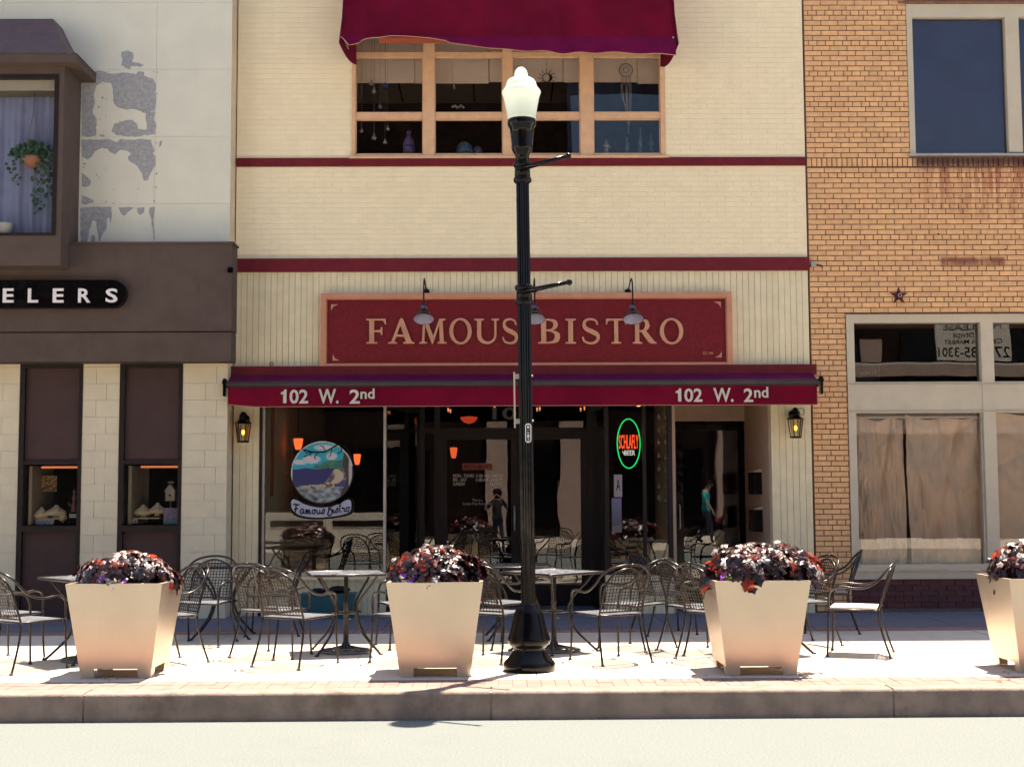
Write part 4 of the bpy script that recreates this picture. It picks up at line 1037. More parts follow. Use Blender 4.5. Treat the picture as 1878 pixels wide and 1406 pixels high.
MB().add(vs, fs, False).build('roof', M['brownroof'], bay)
# curtains: pleated sheet
vs = []; fs = []; n_ = 220; x0_, x1_ = bx0+.2, gx1-.05
for i in range(n_+1):
    u = i/n_; x = x0_+(x1_-x0_)*u; a = .025*sin(x*34+1.5*sin(x*5))+.012*sin(x*81)
    for z, s in ((gz0+.01, 1), ((gz0+gz1)/2, .8), (at(60, 165, YB).z, .5)): vs.append((x, YB+.28+a*s, z))
for i in range(n_):
    for j in range(2): k = i*3+j; fs.append((k, k+3, k+4, k+1))
tag(MB().add(vs, fs, True).build('curtain', M['curtain']), 'pleated blue grey curtain behind the bay window pane', 'curtain')
# hanging plant in bay
p = at(60, 292, YB+.16); hp = empty('hanging_plant', (p.x, YB+.16, p.z), 'trailing green plant in a terracotta pot hanging in the bay window', 'plant')
MB().lathe([(.01, -.11), (.06, -.10), (.11, -.03), (.125, .02), (.11, .02)], 20).build('pot', M['terracotta'], hp)
for s in (-1, 1): MB().tube([(s*.12, 0, .02), (.0, 0, .55), (0, 0, at(60, 140, YB).z-p.z+.03)], .005, 5).build('hanger', M['cord'], hp)
lf = MB().add([(0,0,0),(.022,.004,.02),(.02,.008,.045),(0,.0,.07),(-.02,.008,.045),(-.022,.004,.02)], [(0,1,2,3),(0,3,4,5)], True).mesh('leaf', M['plantgreen'])
def scat_leaf(par, me, pos, sc_, rx_=None):
    link('leaf', me, par, pos, (rnd.uniform(-.9, .9) if rx_ is None else rx_, rnd.uniform(-2.6, 2.6), rnd.uniform(-.8, .8)), scale=(sc_,)*3)
for i in range(190):
    a = rnd.uniform(0, 2*pi); r_ = rnd.random()**.5*.16; scat_leaf(hp, lf, (r_*cos(a)*1.2, r_*sin(a)*.5-.02, .03+rnd.random()*.15*(1-r_*3)), rnd.uniform(.8, 1.4))
for vx, ln in ((-.15, .45), (-.2, .3), (.12, .75), (.17, .55), (.2, .35), (.06, .8), (.19, .6)):
    for i in range(int(ln*38)):
        t_ = i/(ln*38); scat_leaf(hp, lf, (vx*(1+.15*t_)+rnd.uniform(-.03, .03), -.07+rnd.uniform(-.03, .03), .1-ln*t_), rnd.uniform(.6, 1))
p = at(10, 425, YB+.16); t = empty('white_pot', (p.x, YB+.16, gz0+.03), 'small white pot on the bay window sill', 'pot')
MB().lathe([(.07, 0), (.085, .13), (.09, .14), (.075, .14)], 20).build('pot', M['white'], t); MB().lathe([(.01, .125), (.076, .125)], 20, cap=False).build('soil', M['soil'], t)
# peeling paint, outlines as in the wall itself (x,y in thirds of a photograph pixel)
peels = [[(668,285),(700,277),(730,290),(733,320),(722,338),(760,345),(788,358),(770,368),(722,362),(712,384),(690,374),(664,358),(672,330),(664,305)],
 [(446,420),(470,396),(506,392),(560,390),(604,405),(680,400),(745,408),(760,392),(790,396),(792,418),(838,430),(856,460),(853,500),(856,560),(845,612),(800,622),(745,600),(690,604),(640,585),(622,560),(620,495),(608,455),(565,450),(530,470),(514,520),(520,560),(508,620),(530,655),(528,745),(480,752),(446,745),(450,700),(446,560)],
 [(800,622),(850,612),(845,660),(857,682),(852,735),(806,745),(800,738),(756,750),(690,748),(640,742),(612,722),(626,680),(680,662),(724,658),(752,680),(758,708),(804,712),(806,680),(798,650)],
 [(448,765),(540,768),(590,762),(640,782),(658,764),(730,768),(760,762),(830,768),(836,800),(850,826),(838,842),(854,860),(852,910),(830,945),(818,968),(812,990),(788,992),(780,955),(748,905),(705,880),(702,862),(718,845),(690,825),(660,822),(632,848),(610,838),(590,815),(556,812),(520,830),(505,858),(482,876),(448,862)],
 [(448,950),(470,962),(498,990),(492,1018),(470,1028),(448,1022)], [(448,1072),(480,1082),(515,1098),(510,1112),(470,1124),(448,1118)],
 [(442,1140),(520,1134),(612,1136),(614,1170),(608,1225),(600,1190),(588,1200),(585,1250),(560,1290),(545,1330),(540,1300),(528,1215),(508,1208),(490,1260),(478,1330),(442,1330)],
 [(650,1138),(738,1136),(700,1165),(680,1185),(662,1170)], [(752,1140),(792,1136),(790,1165),(770,1180),(755,1168)], [(822,1138),(848,1134),(846,1180),(842,1220),(850,1300),(848,1332),(842,1290),(832,1210),(818,1170)],
 [(876,775),(888,770),(884,800),(872,808)], [(500,1290),(520,1290),(522,1330),(500,1330)], [(545,735),(575,740),(570,752),(550,748)]]
rp = random.Random(3)
for pl in peels:
    pts = []
    for i, a in enumerate(pl):
        b = pl[(i+1) % len(pl)]; d_ = math.hypot(b[0]-a[0], b[1]-a[1]); ns_ = max(1, int(d_/14))
        for j in range(ns_):
            t_ = j/ns_; jx = rp.uniform(-3, 3) if j else 0; jy = rp.uniform(-3, 3) if j else 0
            q = at((a[0]+(b[0]-a[0])*t_+jx)/2.991, (a[1]+(b[1]-a[1])*t_+jy)/2.991, Y_L-.0125); pts.append((q.x, q.z))
    me = stand(loops_mesh([pts], M['peel'], .0006, 0, 'peeled_patch'), Y_L-.0132); link('peeled_patch', me, jl)
flk = MB()
for i in range(70):
    a_, b_ = rp.uniform(448, 860), rp.uniform(390, 1140)
    if rp.random() < .6: a_ = rp.choice((rp.uniform(448, 470), rp.uniform(840, 862), rp.uniform(500, 640)))
    q = at(a_/2.991, b_/2.991, Y_L-.0125); r0_ = rp.uniform(.003, .014); n_ = 7
    flk.add([(q.x+r0_*rp.uniform(.5, 1.2)*cos(2*pi*j/n_), Y_L-.0131, q.z+r0_*rp.uniform(.6, 1.8)*sin(2*pi*j/n_)) for j in range(n_)], [tuple(range(n_))])
flk.build('paint_flecks', M['peel'], jl, kind='stuff')
# window strips
for S, nm in ((S1, 0), (S2, 1)):
    dxp = 0 if nm == 0 else 184
    t_ = .06; f = MB(); f.box(S[0], S[0]+t_, Y_L-.02, Y_L+.12, 0, ST); f.box(S[1]-t_*.7, S[1], Y_L-.02, Y_L+.12, 0, ST)
    zz = [at(90, y, Y_L).z for y in (665, 675, 844, 851, 964, 975, 1125)]
    f.box(S[0]+t_, S[1]-t_*.7, Y_L-.015, Y_L+.1, zz[1], ST); f.box(S[0]+t_, S[1]-t_*.7, Y_L-.015, Y_L+.1, zz[3], zz[2]); f.box(S[0]+t_, S[1]-t_*.7, Y_L-.02, Y_L+.1, zz[5], zz[4])
    wn = f.build('window', M['browndark'], jl)
    box('panel', M['brownpanel'], S[0]+t_, S[1]-t_*.7, Y_L+.03, Y_L+.06, zz[2], zz[1], wn); box('panel', M['brownpanel'], S[0]+t_, S[1]-t_*.7, Y_L+.03, Y_L+.06, 0, zz[5], wn)
    box('pane', M['glass'], S[0]+t_, S[1]-t_*.7, Y_L+.03, Y_L+.036, zz[4], zz[3], wn)
    sh = MB(); sh.box(S[0]+t_, S[1]-t_*.7, Y_L+.1, .75, zz[4]-.03, zz[4]+.01); sh.box(S[0], S[0]+.08, Y_L+.12, .75, zz[4], zz[3]+.02); sh.build('display_box', M['dark2'], wn)
    box('display_back', M['dark'], S[0]-.1, S[1]+.1, .76, .8, zz[4]-.3, zz[3]+.4, wn)
    box('display_lining', M['tanframe'], S[0]+.082, S[0]+.12, Y_L+.13, .6, zz[4]+.012, zz[3]-.02, wn)
    M['warmstrip'] = M.get('warmstrip') or emit('warm_strip_light', (1.0, .27, .11), .14)
    box('strip_light', M['warmstrip'], S[0]+.22, S[1]-.06, Y_L+.14, Y_L+.16, zz[3]-.045, zz[3]-.02, wn)
    zs_ = zz[4]+.012
    box('riser_shelf', M['tanframe'], S[0]+.13, S[1]-.3, Y_L+.2, .0, zs_+.06, zs_+.075, wn)
M['velvet'] = mat('cream_velvet', (.8, .68, .5), .9, var=.08)
def bust(px, py, s, lab, Y=-.02):
    p = at(px, py, Y); t = empty('necklace_bust', (p.x, Y, p.z), lab, 'display bust', 'cream necklace busts in the jeweller windows')
    MB().lathe([(.07*s, -.03), (.10*s, .0), (.085*s, .03), (.04*s, .065), (.02*s, .085), (.016*s, .10)], 16).build('bust', M['velvet'], t)
    MB().tube([(.05*s*cos(a), -.06*s-.02*s, .035*s+.03*s*sin(a)) for a in [pi+pi*i/8 for i in range(9)]], .004, 5).build('necklace', M['gilt'], t)
    MB().lathe([(.04*s, -.05), (.015*s, -.03)], 12).build('stand', M['velvet'], t)
bust(76, 945, .95, 'low cream necklace bust beside a small card in the left display'); bust(103, 941, 1.25, 'taller cream necklace bust in the left display')
bust(263, 940, 1.1, 'cream necklace bust nearest the white pot in the right display'); bust(289, 937, 1.0, 'cream necklace bust nearest the birdhouse figure'); bust(115, 950, .5, 'smallest cream bust at the end of the left display shelf')
def flatcard(px0, py0, px1, py1, Y, fn, name, label, cat, lean=0):
    q = rect(px0, py0, px1, py1, Y); t = empty(name, ((q[0]+q[1])/2, Y, q[2]), label, cat)
    print_plane('print', -(q[1]-q[0])/2, (q[1]-q[0])/2, 0, q[3]-q[2], -.0015, 14, 12, fn, t)
    MB().box(-(q[1]-q[0])/2, (q[1]-q[0])/2, 0, .004, 0, q[3]-q[2]).build('backing', M['card'], t); t.rotation_euler = (lean, 0, 0); return t
def h2(u, v, k): return .5+.5*sin(u*k+2*sin(v*k*.7))*cos(v*k*1.3+u*5)
flatcard(64, 952, 98, 964, -.12, lambda u, v: (.30, .33, .55) if .2 < v < .8 and h2(u, v, 30) > .45 else (.5, .55, .68), 'leaning_card', 'pale blue leaning card at the front of the left display', 'card', -.3)
flatcard(53, 940, 65, 957, -.05, lambda u, v: (.3, .25, .28) if h2(u, v, 18) > .5 else (.42, .37, .4), 'price_card', 'small upright greyish card in the left display corner', 'card')
flatcard(127, 942, 140, 949, -.05, lambda u, v: (.15, .2, .4) if h2(u, v, 18) > .7 else (.6, .62, .66), 'white_card', 'small white card below the pink bottle figure', 'card')
flatcard(232, 952, 252, 959, -.13, lambda u, v: (.15, .1, .4) if (u-.8)**2+((v-.5)*.6)**2 < .02 else (.6, .62, .75), 'logo_card', 'long white card with a purple dot in the right display', 'card')
flatcard(300, 931, 326, 963, -.1, lambda u, v: (.45*h2(u, v, 12)+.08, .18+.12*h2(u, v, 9), .45) if v > .35 else (.18, .35+.1*h2(u, v, 22), .5), 'picture_frame', 'pink and blue picture leaning in the right display', 'picture')
flatcard(256, 857, 273, 920, .3, lambda u, v: tuple(x*(.7+.5*h2(u, v, 25)) for x in (.15, .12, .125)), 'lace_panel', 'grey patterned fabric panel hanging in the right display', 'fabric')
def bouquet(u, v):
    h = h2(u, v, 23); return (.5, .10, .03) if h > .68 else ((.42, .25, .04) if h > .5 and v > .4 else ((.10, .13, .03) if h > .3 else (.5, .42, .36)))
flatcard(73, 872, 104, 901, .15, bouquet, 'flower_basket_picture', 'colourful orange and yellow flower picture in the left display', 'picture')
p = at(313, 918, .1); t = empty('birdhouse_figure', (p.x, .1, p.z), 'white birdhouse figure on a stick in the right display', 'figurine')
M['bird'] = mat('white_painted_wood', (.5, .45, .4), .6, var=.15)
MB().box(-.055, .055, -.04, .04, 0, .11).build('house', M['bird'], t); MB().hexa([(-.07,-.05,.11),(.07,-.05,.11),(.07,.05,.11),(-.07,.05,.11),(-.01,-.05,.19),(.01,-.05,.19),(.01,.05,.19),(-.01,.05,.19)]).build('roof', M['bird'], t)
MB().sphere((0, -.042, .065), .014, 10, 6, (1, .3, 1)).build('hole', M['black'], t); MB().sphere((0, 0, .22), .03, 10, 8, (1.3, .6, .5)).build('bird', M['bird'], t); MB().tube([(0, 0, 0), (0, 0, -.12)], .007, 6).build('stick', M['bird'], t)
p = at(238, 935, .05); t = empty('orchid_pot', (p.x, .05, p.z-.03), 'small pot with white flowers in the corner of the right display', 'plant')
MB().lathe([(.02, -.08), (.03, 0), (.032, .005)], 12).build('pot', M['card'], t)
for i in range(6): MB().sphere((rnd.uniform(-.05, .05), rnd.uniform(-.02, .02), .03+rnd.uniform(0, .06)), .022, 8, 5, (1, .5, .8)).build('flower', M['bird'], t)
p = at(136, 920, .05); t = empty('pink_figurine', (p.x, .05, p.z-.08), 'pink and grey slender figurine at the edge of the left display', 'figurine')
MB().lathe([(.035, -.04), (.03, .02), (.015, .06), (.02, .10), (.028, .13), (.012, .17), (.018, .2), (.004, .23)], 12).build('body', mat('dusty_pink', (.28, .12, .14), .5), t)
MB().tube([(-.02, 0, .06), (-.05, 0, .03), (-.07, 0, .07)], .007, 6).build('arm', M['card'], t)
# jeweller sign
YS = YF-.06; q = rect(-210, 515, 232, 565, YS); so2 = ((q[0]+q[1])/2, YF, q[2]); js = empty('jeweller_sign', so2, 'black round-ended sign plaque with white letters ending in ELERS', 'sign')
hw, hh = (q[1]-q[0])/2, (q[3]-q[2])/2
lp = [(hw-hh+hh*cos(a), hh+hh*sin(a)) for a in [-pi/2+pi*i/14 for i in range(15)]]+[(-hw+hh+hh*cos(a), hh+hh*sin(a)) for a in [pi/2+pi*i/14 for i in range(15)]]
me = loops_mesh([lp], M['black'], .035, .006, 'plaque'); link('plaque', stand(me, -.042), js)
for i, ch in enumerate('JEWELERS'):
    cx_ = [-136, -83, -34, 15.5, 61, 107, 155, 205][i]; w_ = {'J': 16, 'W': 30, 'L': 19, 'S': 22, 'R': 23, 'E': 20}[ch]
    r_ = rect(cx_-w_/2, 529, cx_+w_/2, 555, YS-.03); fit_text(ch, M['signwhite'], r_[0], r_[1], r_[2], r_[3], YF-.094, js, ext=.006, off=.022, name='letter', loc=so2)

# =================================================================== RIGHT BUILDING (TAN BRICK)
rb = empty('tan_brick_building', (0, 0, 0), 'tan brick building with papered-over shop windows at the right edge', 'building')
X0 = XR+.012; X1 = 13.5
w1 = rect(1665, 8, 1856, 287, 0); wU = (w1[0], w1[0]+3.9, w1[2], w1[3])
wS = (at(1556, 800, 0).x, 12.6, .0, at(1700, 577, 0).z)
mb = MB(); wall_with_holes(mb, X0, X1, 0, HB, 0, .2, [wU, wS])
mb.box(X0, X0+.2, .2, 14, 0, HB); mb.box(X1-.2, X1, .2, 14, 0, HB); mb.box(X0, X1, 13.8, 14, 0, HB); mb.box(X0, X1, .2, 13.8, HB-.4, HB-.2); mb.box(X0, X1, 2.4, 2.5, 0, 3.3); mb.box(X0, X1, .2, 3, 3.5, 3.6)
mb.build('wall', M['mortar'], rb)
box('coping', M['tanframe'], X0, X1, -.06, .3, HB, HB+.08, rb)
zs1, zs0 = at(1600, 291, 0).z, at(1600, 306, 0).z
br = courses(X0+.006, 8.2, zs1+.004, 8.2, .2095, .0635, .011, [(wU[0]-.002, wU[1], wU[2]-.03, wU[3]+.03)], phase=4)
br += courses(X0+.006, 8.2, 0, zs0-.012, .2095, .0635, .011, [(wS[0]-.002, wS[1], 0, wS[3]+.01)], phase=5)
lay(br, 0, .012, M['tanbrick'], rb, 'brick', 'brick_courses', (at(1640, 440, 0).x, at(1640, 440, 0).z), proud=.0025, limit=296)
mb = MB(); x = X0+.004; i = 0; sol = unit_mesh(M['tanbrick']); sol.name = 'soldier_brick'
while x < 8.1:
    link('soldier_brick', sol, rb, (x+.0275, -.011+rnd.uniform(-.002, .002), (zs0+zs1)/2), scale=(.049, .026, zs1-zs0-.006)); x += .0615
box('ledge', M['mortar'], X0, 8.2, -.018, 0, zs0-.012, zs0-.004, rb)
box('lintel', M['mortar'], wU[0]-.1, wU[1], -.03, .1, wU[3]+.003, wU[3]+.03, rb)
# upper windows
f = MB(); gA = [rect(1677, 35, 1843, 282, .06), rect(1868, 35, 2034, 282, .06)]
zg0, zg1 = gA[0][2], gA[0][3]
xs_ = [gA[0][0], gA[0][1], gA[1][0], gA[1][1]]
f.box(wU[0], wU[0]+.07, -.01, .12, wU[2]+.03, wU[3]); f.box(xs_[1], xs_[2], -.01, .12, zg0, zg1); f.box(wU[0]+.07, wU[1]-.07, -.005, .12, zg1, wU[3]); f.box(wU[1]-.07, wU[1], -.01, .12, wU[2]+.03, wU[3]); f.box(xs_[3], xs_[3]+.16, -.01, .12, zg0, zg1)
wn = f.build('window', M['tanframe'], rb)
box('sill', M['alum'], wU[0]-.03, wU[1], -.04, .12, wU[2], wU[2]+.03, wn)
for a, b in ((xs_[0], xs_[1]), (xs_[2], xs_[3]), (xs_[3]+.16, wU[1]-.07)):
    a = wU[0]+.07 if a == xs_[0] else a
    box('pane', M['upglass'], a, b, .06, .066, wU[2]+.03, zg1, wn); box('blind', M['blueblind'], a, b, .09, .1, wU[2]+.03, zg1, wn)
# lower shopfront
yz = lambda y: at(1690, y, 0).z
f = MB(); fxs = [(1556, 1570), (1803, 1826)]; fxw = [(at(a, 800, 0).x, at(b, 800, 0).x) for a, b in fxs]; bayw = fxw[1][0]-fxw[0][1]; mw = fxw[1][1]-fxw[1][0]
edges = [fxw[0]]; x = fxw[0][1]
for i in range(5): edges.append((x+bayw, x+bayw+mw)); x += bayw+mw
zA, zB, zC, zD, zE, zF, zG = yz(577), yz(592), yz(700), yz(757), yz(1034), yz(1061), 0
for a, b in edges: f.box(a, b, -.03, .12, zF, zB)
f.box(edges[0][0], edges[-1][1], -.035, .12, zB, zA)
for (a, b), (c_, d_) in zip(edges[:-1], edges[1:]):
    f.box(b, c_, -.02, .12, zD, zC); f.box(b, c_, -.02, .12, zF, zE)
sf = f.build('shopfront_frame', M['tanframe'], rb)
box('drip_edge', M['tanframe'], edges[0][0]-.02, edges[-1][1], -.05, -.0301, zB+.09, zA, sf)
box('cover_strip', M['alum'], edges[0][0], edges[-1][1], -.042, -.0301, yz(1046), yz(1043), sf)
for y_ in (703, 753): box('bead', M['alum'], edges[0][0], edges[-1][1], -.040, -.0302, yz(y_+1.5), yz(y_), sf)
for i, ((a, b), (c_, d_)) in enumerate(zip(edges[:-1], edges[1:])):
    box('pane', M['glass'], b, c_, .06, .066, zC, zB, sf); box('pane', M['glass'], b, c_, .06, .066, zE, zD, sf)
    box('stop', M['alum'], c_-.025, c_, .0, .06, zE, zD, sf)
box('bulkhead', M['redmortar'], wS[0], 12.6, .02, .2, 0, zF, rb)
box('transom_dark', M['dark'], wS[0], 12.6, 1.0, 1.05, zD-.1, zB+.2, rb)
brb = courses(wS[0], 8.6, 0, zF-.003, .205, .067, .008, header=0)
lay(brb, .02, .02, M['redbrick'], rb, 'dark_brick', 'dark_brick_courses', (6, .2), proud=.003)
# kraft paper in windows
def paper(x0, x1, z0, z1, Y, seed, label, sag=.0):
    r_ = random.Random(seed); nx, nz = 70, 70; vs = []; fs = []
    ph = [r_.uniform(0, 6) for _ in range(6)]
    for i in range(nx+1):
        for j in range(nz+1):
            u, v = i/nx, j/nz
            fold = .016*sin(9*u+4*v+ph[0])*(.4+v)+.008*sin(9*(u-v*1.1)+ph[1])+.004*abs(sin(17*(u+v*.6)+ph[2]))+.03*math.exp(-abs(u-.5*v-.25)/.04)-.026*math.exp(-abs(u+.45*v-.85)/.035)+.02*math.exp(-abs(u*.4-v+.62)/.03)+.016*MN.noise(Vector((u*7, v*5, seed)))+.01*MN.noise(Vector((u*19, v*14, seed)))
            x = x0+(x1-x0)*u+.03*sin(v*3+ph[3])*(1-v)*(1 if u < .2 else 0); z = z0+(z1-z0)*v-(sag+.02)*sin(pi*u)*v**3-.015*sin(u*11+ph[4])*(1 if v > .97 else 0)
            vs.append((x, Y+.055+1.9*fold, z))
    for i in range(nx):
        for j in range(nz): k = i*(nz+1)+j; fs.append((k, k+nz+1, k+nz+2, k+1))
    tag(MB().add(vs, fs, True).build('paper_sheet', M['kraft']), label, 'paper', 'brown paper sheets in the shop windows')
e = edges
g0, g1 = e[0][1], e[1][0]; xm = at(1666, 900, .12).x
paper(g0+.06, xm-.012, zE-.02, zD-.05, .16, 1, 'wrinkled brown paper sheet hung left in the first papered shop window')
paper(xm+.008, g1+.02, zE-.02, zD-.03, .125, 2, 'wrinkled brown paper sheet overlapping its neighbour next to the window post', .02)
paper(e[1][1]-.05, e[2][0]+.05, zE-.02, zD, .12, 3, 'brown paper sheet in the papered window cut by the picture edge')
for k in (): paper(e[k][1]-.05, e[k+1][0]+.05, zE-.02, zD, .12, 3+k, 'brown paper sheet in a shop window beyond the picture edge')
t_ = at(1620, 765, .11); tag(MB().box(g0+.02, g1-.02, .095, .1, zD-.06, zD-.035).build('tape_strip', mat('grey_tape', (.45, .42, .38), .5)), 'grey tape strip along the top of the brown paper', 'tape')
# small dark sign inside transom
q = rect(1569, 668, 1614, 699, .09); t = empty('friday_sign', ((q[0]+q[1])/2, .09, q[2]), 'small dark card with reversed script in the corner of the transom', 'sign')
MB().box(-(q[1]-q[0])/2, (q[1]-q[0])/2, 0, .004, 0, q[3]-q[2]).build('card', M['browndark'], t); fit_text('Friday', M['faint'], -.1, .1, .06, .13, -.001, t, ext=.0008, mirror=True)
# star
p = at(1649, 542, -.03); st = empty('star_ornament', (p.x, -.016, p.z), 'dark red metal barn star on the tan brick wall', 'star')
vs = [(0, -.05, 0)]
for k in range(10):
    a = pi/2+pi*k/5; r_ = .118 if k % 2 == 0 else .045; vs.append((r_*cos(a), 0, r_*sin(a)))
M['star'] = mat('dark_red_star_metal', (.07, .012, .018), .5, var=.2)
MB().add(vs, [(0, 1+k, 1+(k+1) % 10) for k in range(10)]).build('points', M['star'], st)
MB().tube([(.02*cos(a), -.048, .02*sin(a)) for a in [2*pi*i/14 for i in range(14)]], .005, 6, closed=True).build('ring', M['alum'], st)
for px, py in ((1672, 459), (1843, 458), (1720, 430)): tag(MB().lathe([(.009, 0), (.009, .012)], 8).build('wall_anchor', M['black'], loc=(at(px, py, 0).x, -.012, at(px, py, 0).z), rot=(R(90), 0, 0)), 'tiny dark bolt anchor in the tan bricks, %s' % {1672: 'above and right of the star', 1843: 'above the rusty stain', 1720: 'highest of the three'}[px], 'anchor', 'small bolt anchors in the tan brick wall')
# camera-like fixture on the brick at bistro corner
p = at(1492, 485, -.05); t = empty('wall_fixture', (p.x, 0, p.z), 'small grey fixture where the maroon band meets the tan brick', 'fixture')
MB().box(-.03, .03, -.06, 0, -.03, .03).build('box', M['alum'], t); MB().tube([(.03, -.04, 0), (.1, -.03, -.01), (.12, -.005, -.03)], .006, 6).build('cable', M['black'], t)

# =================================================================== STREET LAMP
P0 = ground(971, 1229); lp_ = empty('street_lamp', (P0.x, P0.y, 0), 'fluted black street lamp with white acorn globe in front of the bistro', 'street lamp')
lp_.rotation_euler = (0, -.0085, 0)
def lz(y): return at(960, y, P0.y).z
def lr(p): return p/ (F/(P0.y-CAM.y))
MB().lathe([(lr(47), 0), (lr(47), lz(1215)), (lr(44), lz(1211)), (lr(40), lz(1207)), (lr(33), lz(1198)), (lr(29), lz(1193)), (lr(28), lz(1188)), (lr(31), lz(1185)), (lr(36), lz(1180)), (lr(39), lz(1174)), (lr(38), lz(1168)), (lr(35), lz(1160)), (lr(31), lz(1145)), (lr(28), lz(1132)), (lr(26), lz(1124)), (lr(24), lz(1118)), (lr(19), lz(1113)), (lr(17), lz(1108)), (lr(16), lz(1106))], 64, flute=(lz(1168), lz(1124), .05)).build('base', M['black'], lp_)
MB().lathe([(lr(13.2), lz(1110)), (lr(13.0), lz(900)), (lr(12.6), lz(700)), (lr(12.4), lz(560)), (lr(12), lz(400)), (lr(12), lz(292))], 40, flute=(-9, 99, .07), smooth=False).build('pole', M['black'], lp_)
for y in (302, 330, 527, 553): MB().lathe([(lr(12), lz(y+7)), (lr(16.5), lz(y+4)), (lr(17), lz(y)), (lr(16.5), lz(y-3)), (lr(12), lz(y-5))], 32).build('collar', M['black'], lp_)
for y in (316, 540): MB().lathe([(lr(14.5), lz(y+12)), (lr(14.5), lz(y-12))], 32).build('collar', M['black'], lp_)
MB().lathe([(lr(13), lz(300)), (lr(13), lz(288)), (lr(14), lz(284)), (lr(19), lz(276)), (lr(20), lz(270)), (lr(20), lz(262)), (lr(21.5), lz(245)), (lr(23), lz(236)), (lr(26.5), lz(231)), (lr(27), lz(224)), (lr(26), lz(220))], 48, flute=(lz(276), lz(238), .04)).build('fitter', M['black'], lp_)
gp_ = [(25.5, 221), (26.5, 216), (28, 206), (31, 190), (33.5, 178), (36.5, 171), (36, 168), (32, 163), (29, 159), (28.5, 155), (27, 151), (24, 147), (18, 144), (14, 142), (12.5, 140), (12.2, 135), (10, 129), (6, 125), (1, 123.5)]
MB().lathe([(lr(r_), lz(y)) for r_, y in gp_], 40).build('globe', M['globe'], lp_)
for y0_, y1_ in ((312, 287), (537, 518)):
    a = at(958, y0_, P0.y); b = at(1050, y1_, P0.y-.25)
    av = (a.x-P0.x, -.03, a.z); bv = (b.x-P0.x, b.y-P0.y, b.z)
    MB().tube([av, bv], [.024, .016], 10).build('banner_arm', M['black'], lp_); MB().sphere(bv, .026, 12, 8).build('arm_tip', M['black'], lp_)
# sign bracket
zz1, zz0 = lz(682), lz(784)
MB().box(-.098, -.084, -.02, .01, zz0, zz1).build('bracket_rail', M['tanframe'], lp_)
for y in (690, 772): MB().box(-.084, -.05, -.02, .02, lz(y)-.02, lz(y)+.018).build('bracket_clamp', M['alum'], lp_); MB().sphere((.055, -.03, lz(y)), .009, 8, 6).build('bolt', M['alum'], lp_)
za_, zb_ = lz(812), lz(777)
lpz = [( -.026, 0), (.026, 0)]
def rr_loop(w_, h_, r_):
    o = []
    for cx_, cy_, a0_ in ((w_/2-r_, r_, -pi/2), (w_/2-r_, h_-r_, 0), (-w_/2+r_, h_-r_, pi/2), (-w_/2+r_, r_, pi)):
        o += [(cx_+r_*cos(a0_+pi/2*i/5), cy_+r_*sin(a0_+pi/2*i/5)) for i in range(6)]
    return o
stk = empty('number_sticker', (P0.x+.0, P0.y-.062, za_), 'white rounded number sticker on the black lamp post', 'sticker')
link('sticker', stand(loops_mesh([rr_loop(.05, zb_-za_, .02)], M['white'], .001, 0, 'plate'), 0), stk); hh_ = zb_-za_
link('panel', stand(loops_mesh([rr_loop(.033, hh_-.025, .004)], M['black'], .0005, 0, 'panel'), -.0015), stk).location = (0, 0, .0125)
for i, ch in enumerate('1-512'):
    z1_ = hh_-.018-(hh_-.036)*i/5; fit_text(ch, M['white'], -.009, .009, z1_-.021 if ch != '-' else z1_-.014, z1_-.003 if ch != '-' else z1_-.01, -.0025, stk, ext=.0004, off=.01, name='numeral')

# =================================================================== PLANTERS
def planter_parts():
    H, w1, w0, nw, nh, th = .73, .375, .272, .172, .072, .006
    mb = MB()
    def wz(z): return w0+(w1-w0)*z/H
    for k in range(4):
        c_, s_ = [(1, 0), (0, 1), (-1, 0), (0, -1)][k]
        def tr(x, y, z): return (x*c_-y*s_, x*s_+y*c_, z)
        def slab(xa0, xb0, xa1, xb1, z0, z1):
            mb.hexa([tr(xa0, -wz(z0), z0), tr(xb0, -wz(z0), z0), tr(xb0*(1-th/w0), -wz(z0)+th, z0), tr(xa0*(1-th/w0), -wz(z0)+th, z0), tr(xa1, -wz(z1), z1), tr(xb1, -wz(z1), z1), tr(xb1*(1-th/w0), -wz(z1)+th, z1), tr(xa1*(1-th/w0), -wz(z1)+th, z1)])
        slab(-wz(0), -nw, -wz(nh), -nw, 0, nh); slab(nw, wz(0), nw, wz(nh), 0, nh); slab(-wz(nh), wz(nh), -wz(H), wz(H), nh, H)
    box_ = mb
    rim = MB(); 
    a = w1; b_ = w1-.03
    for x0, x1, y0, y1 in ((-a, a, -a, -b_), (-a, a, b_, a), (-a, -b_, -b_, b_), (b_, a, -b_, b_)): rim.box(x0, x1, y0, y1, H, H+.006)
    fl = MB(); fl.box(-wz(.13)+.012, wz(.13)-.012, -wz(.13)+.012, wz(.13)-.012, .12, .13); 
    so__ = MB(); so__.box(-w1+.03, w1-.03, -w1+.03, w1-.03, H-.08, H-.05)
    return box_.mesh('box', M['steel']), rim.mesh('rim', M['steel']), fl.mesh('base_plate', M['steel']), so__.mesh('soil', M['soil'])
pm = planter_parts()
def leaf_mesh(m, seed):
    r_ = random.Random(seed); n_ = 15; vs = [(0, 0, .006)]
    for k in range(n_):
        a = 2*pi*k/n_; lob = .5+.55*abs(cos(2.5*a))**1.3+r_.uniform(-.07, .07)
        if k == 0: pass
        rr_ = .046*lob; vs.append((rr_*cos(a), rr_*sin(a), -.010*lob+r_.uniform(-.006, .006)))
    return MB().add(vs, [(0, 1+k, 1+(k+1) % n_) for k in range(n_)], True).mesh('leaf', m)
LM = {k: [leaf_mesh(M[k], s) for s in (1, 2, 3)] for k in ('leafdark', 'leafred', 'leafglint')}
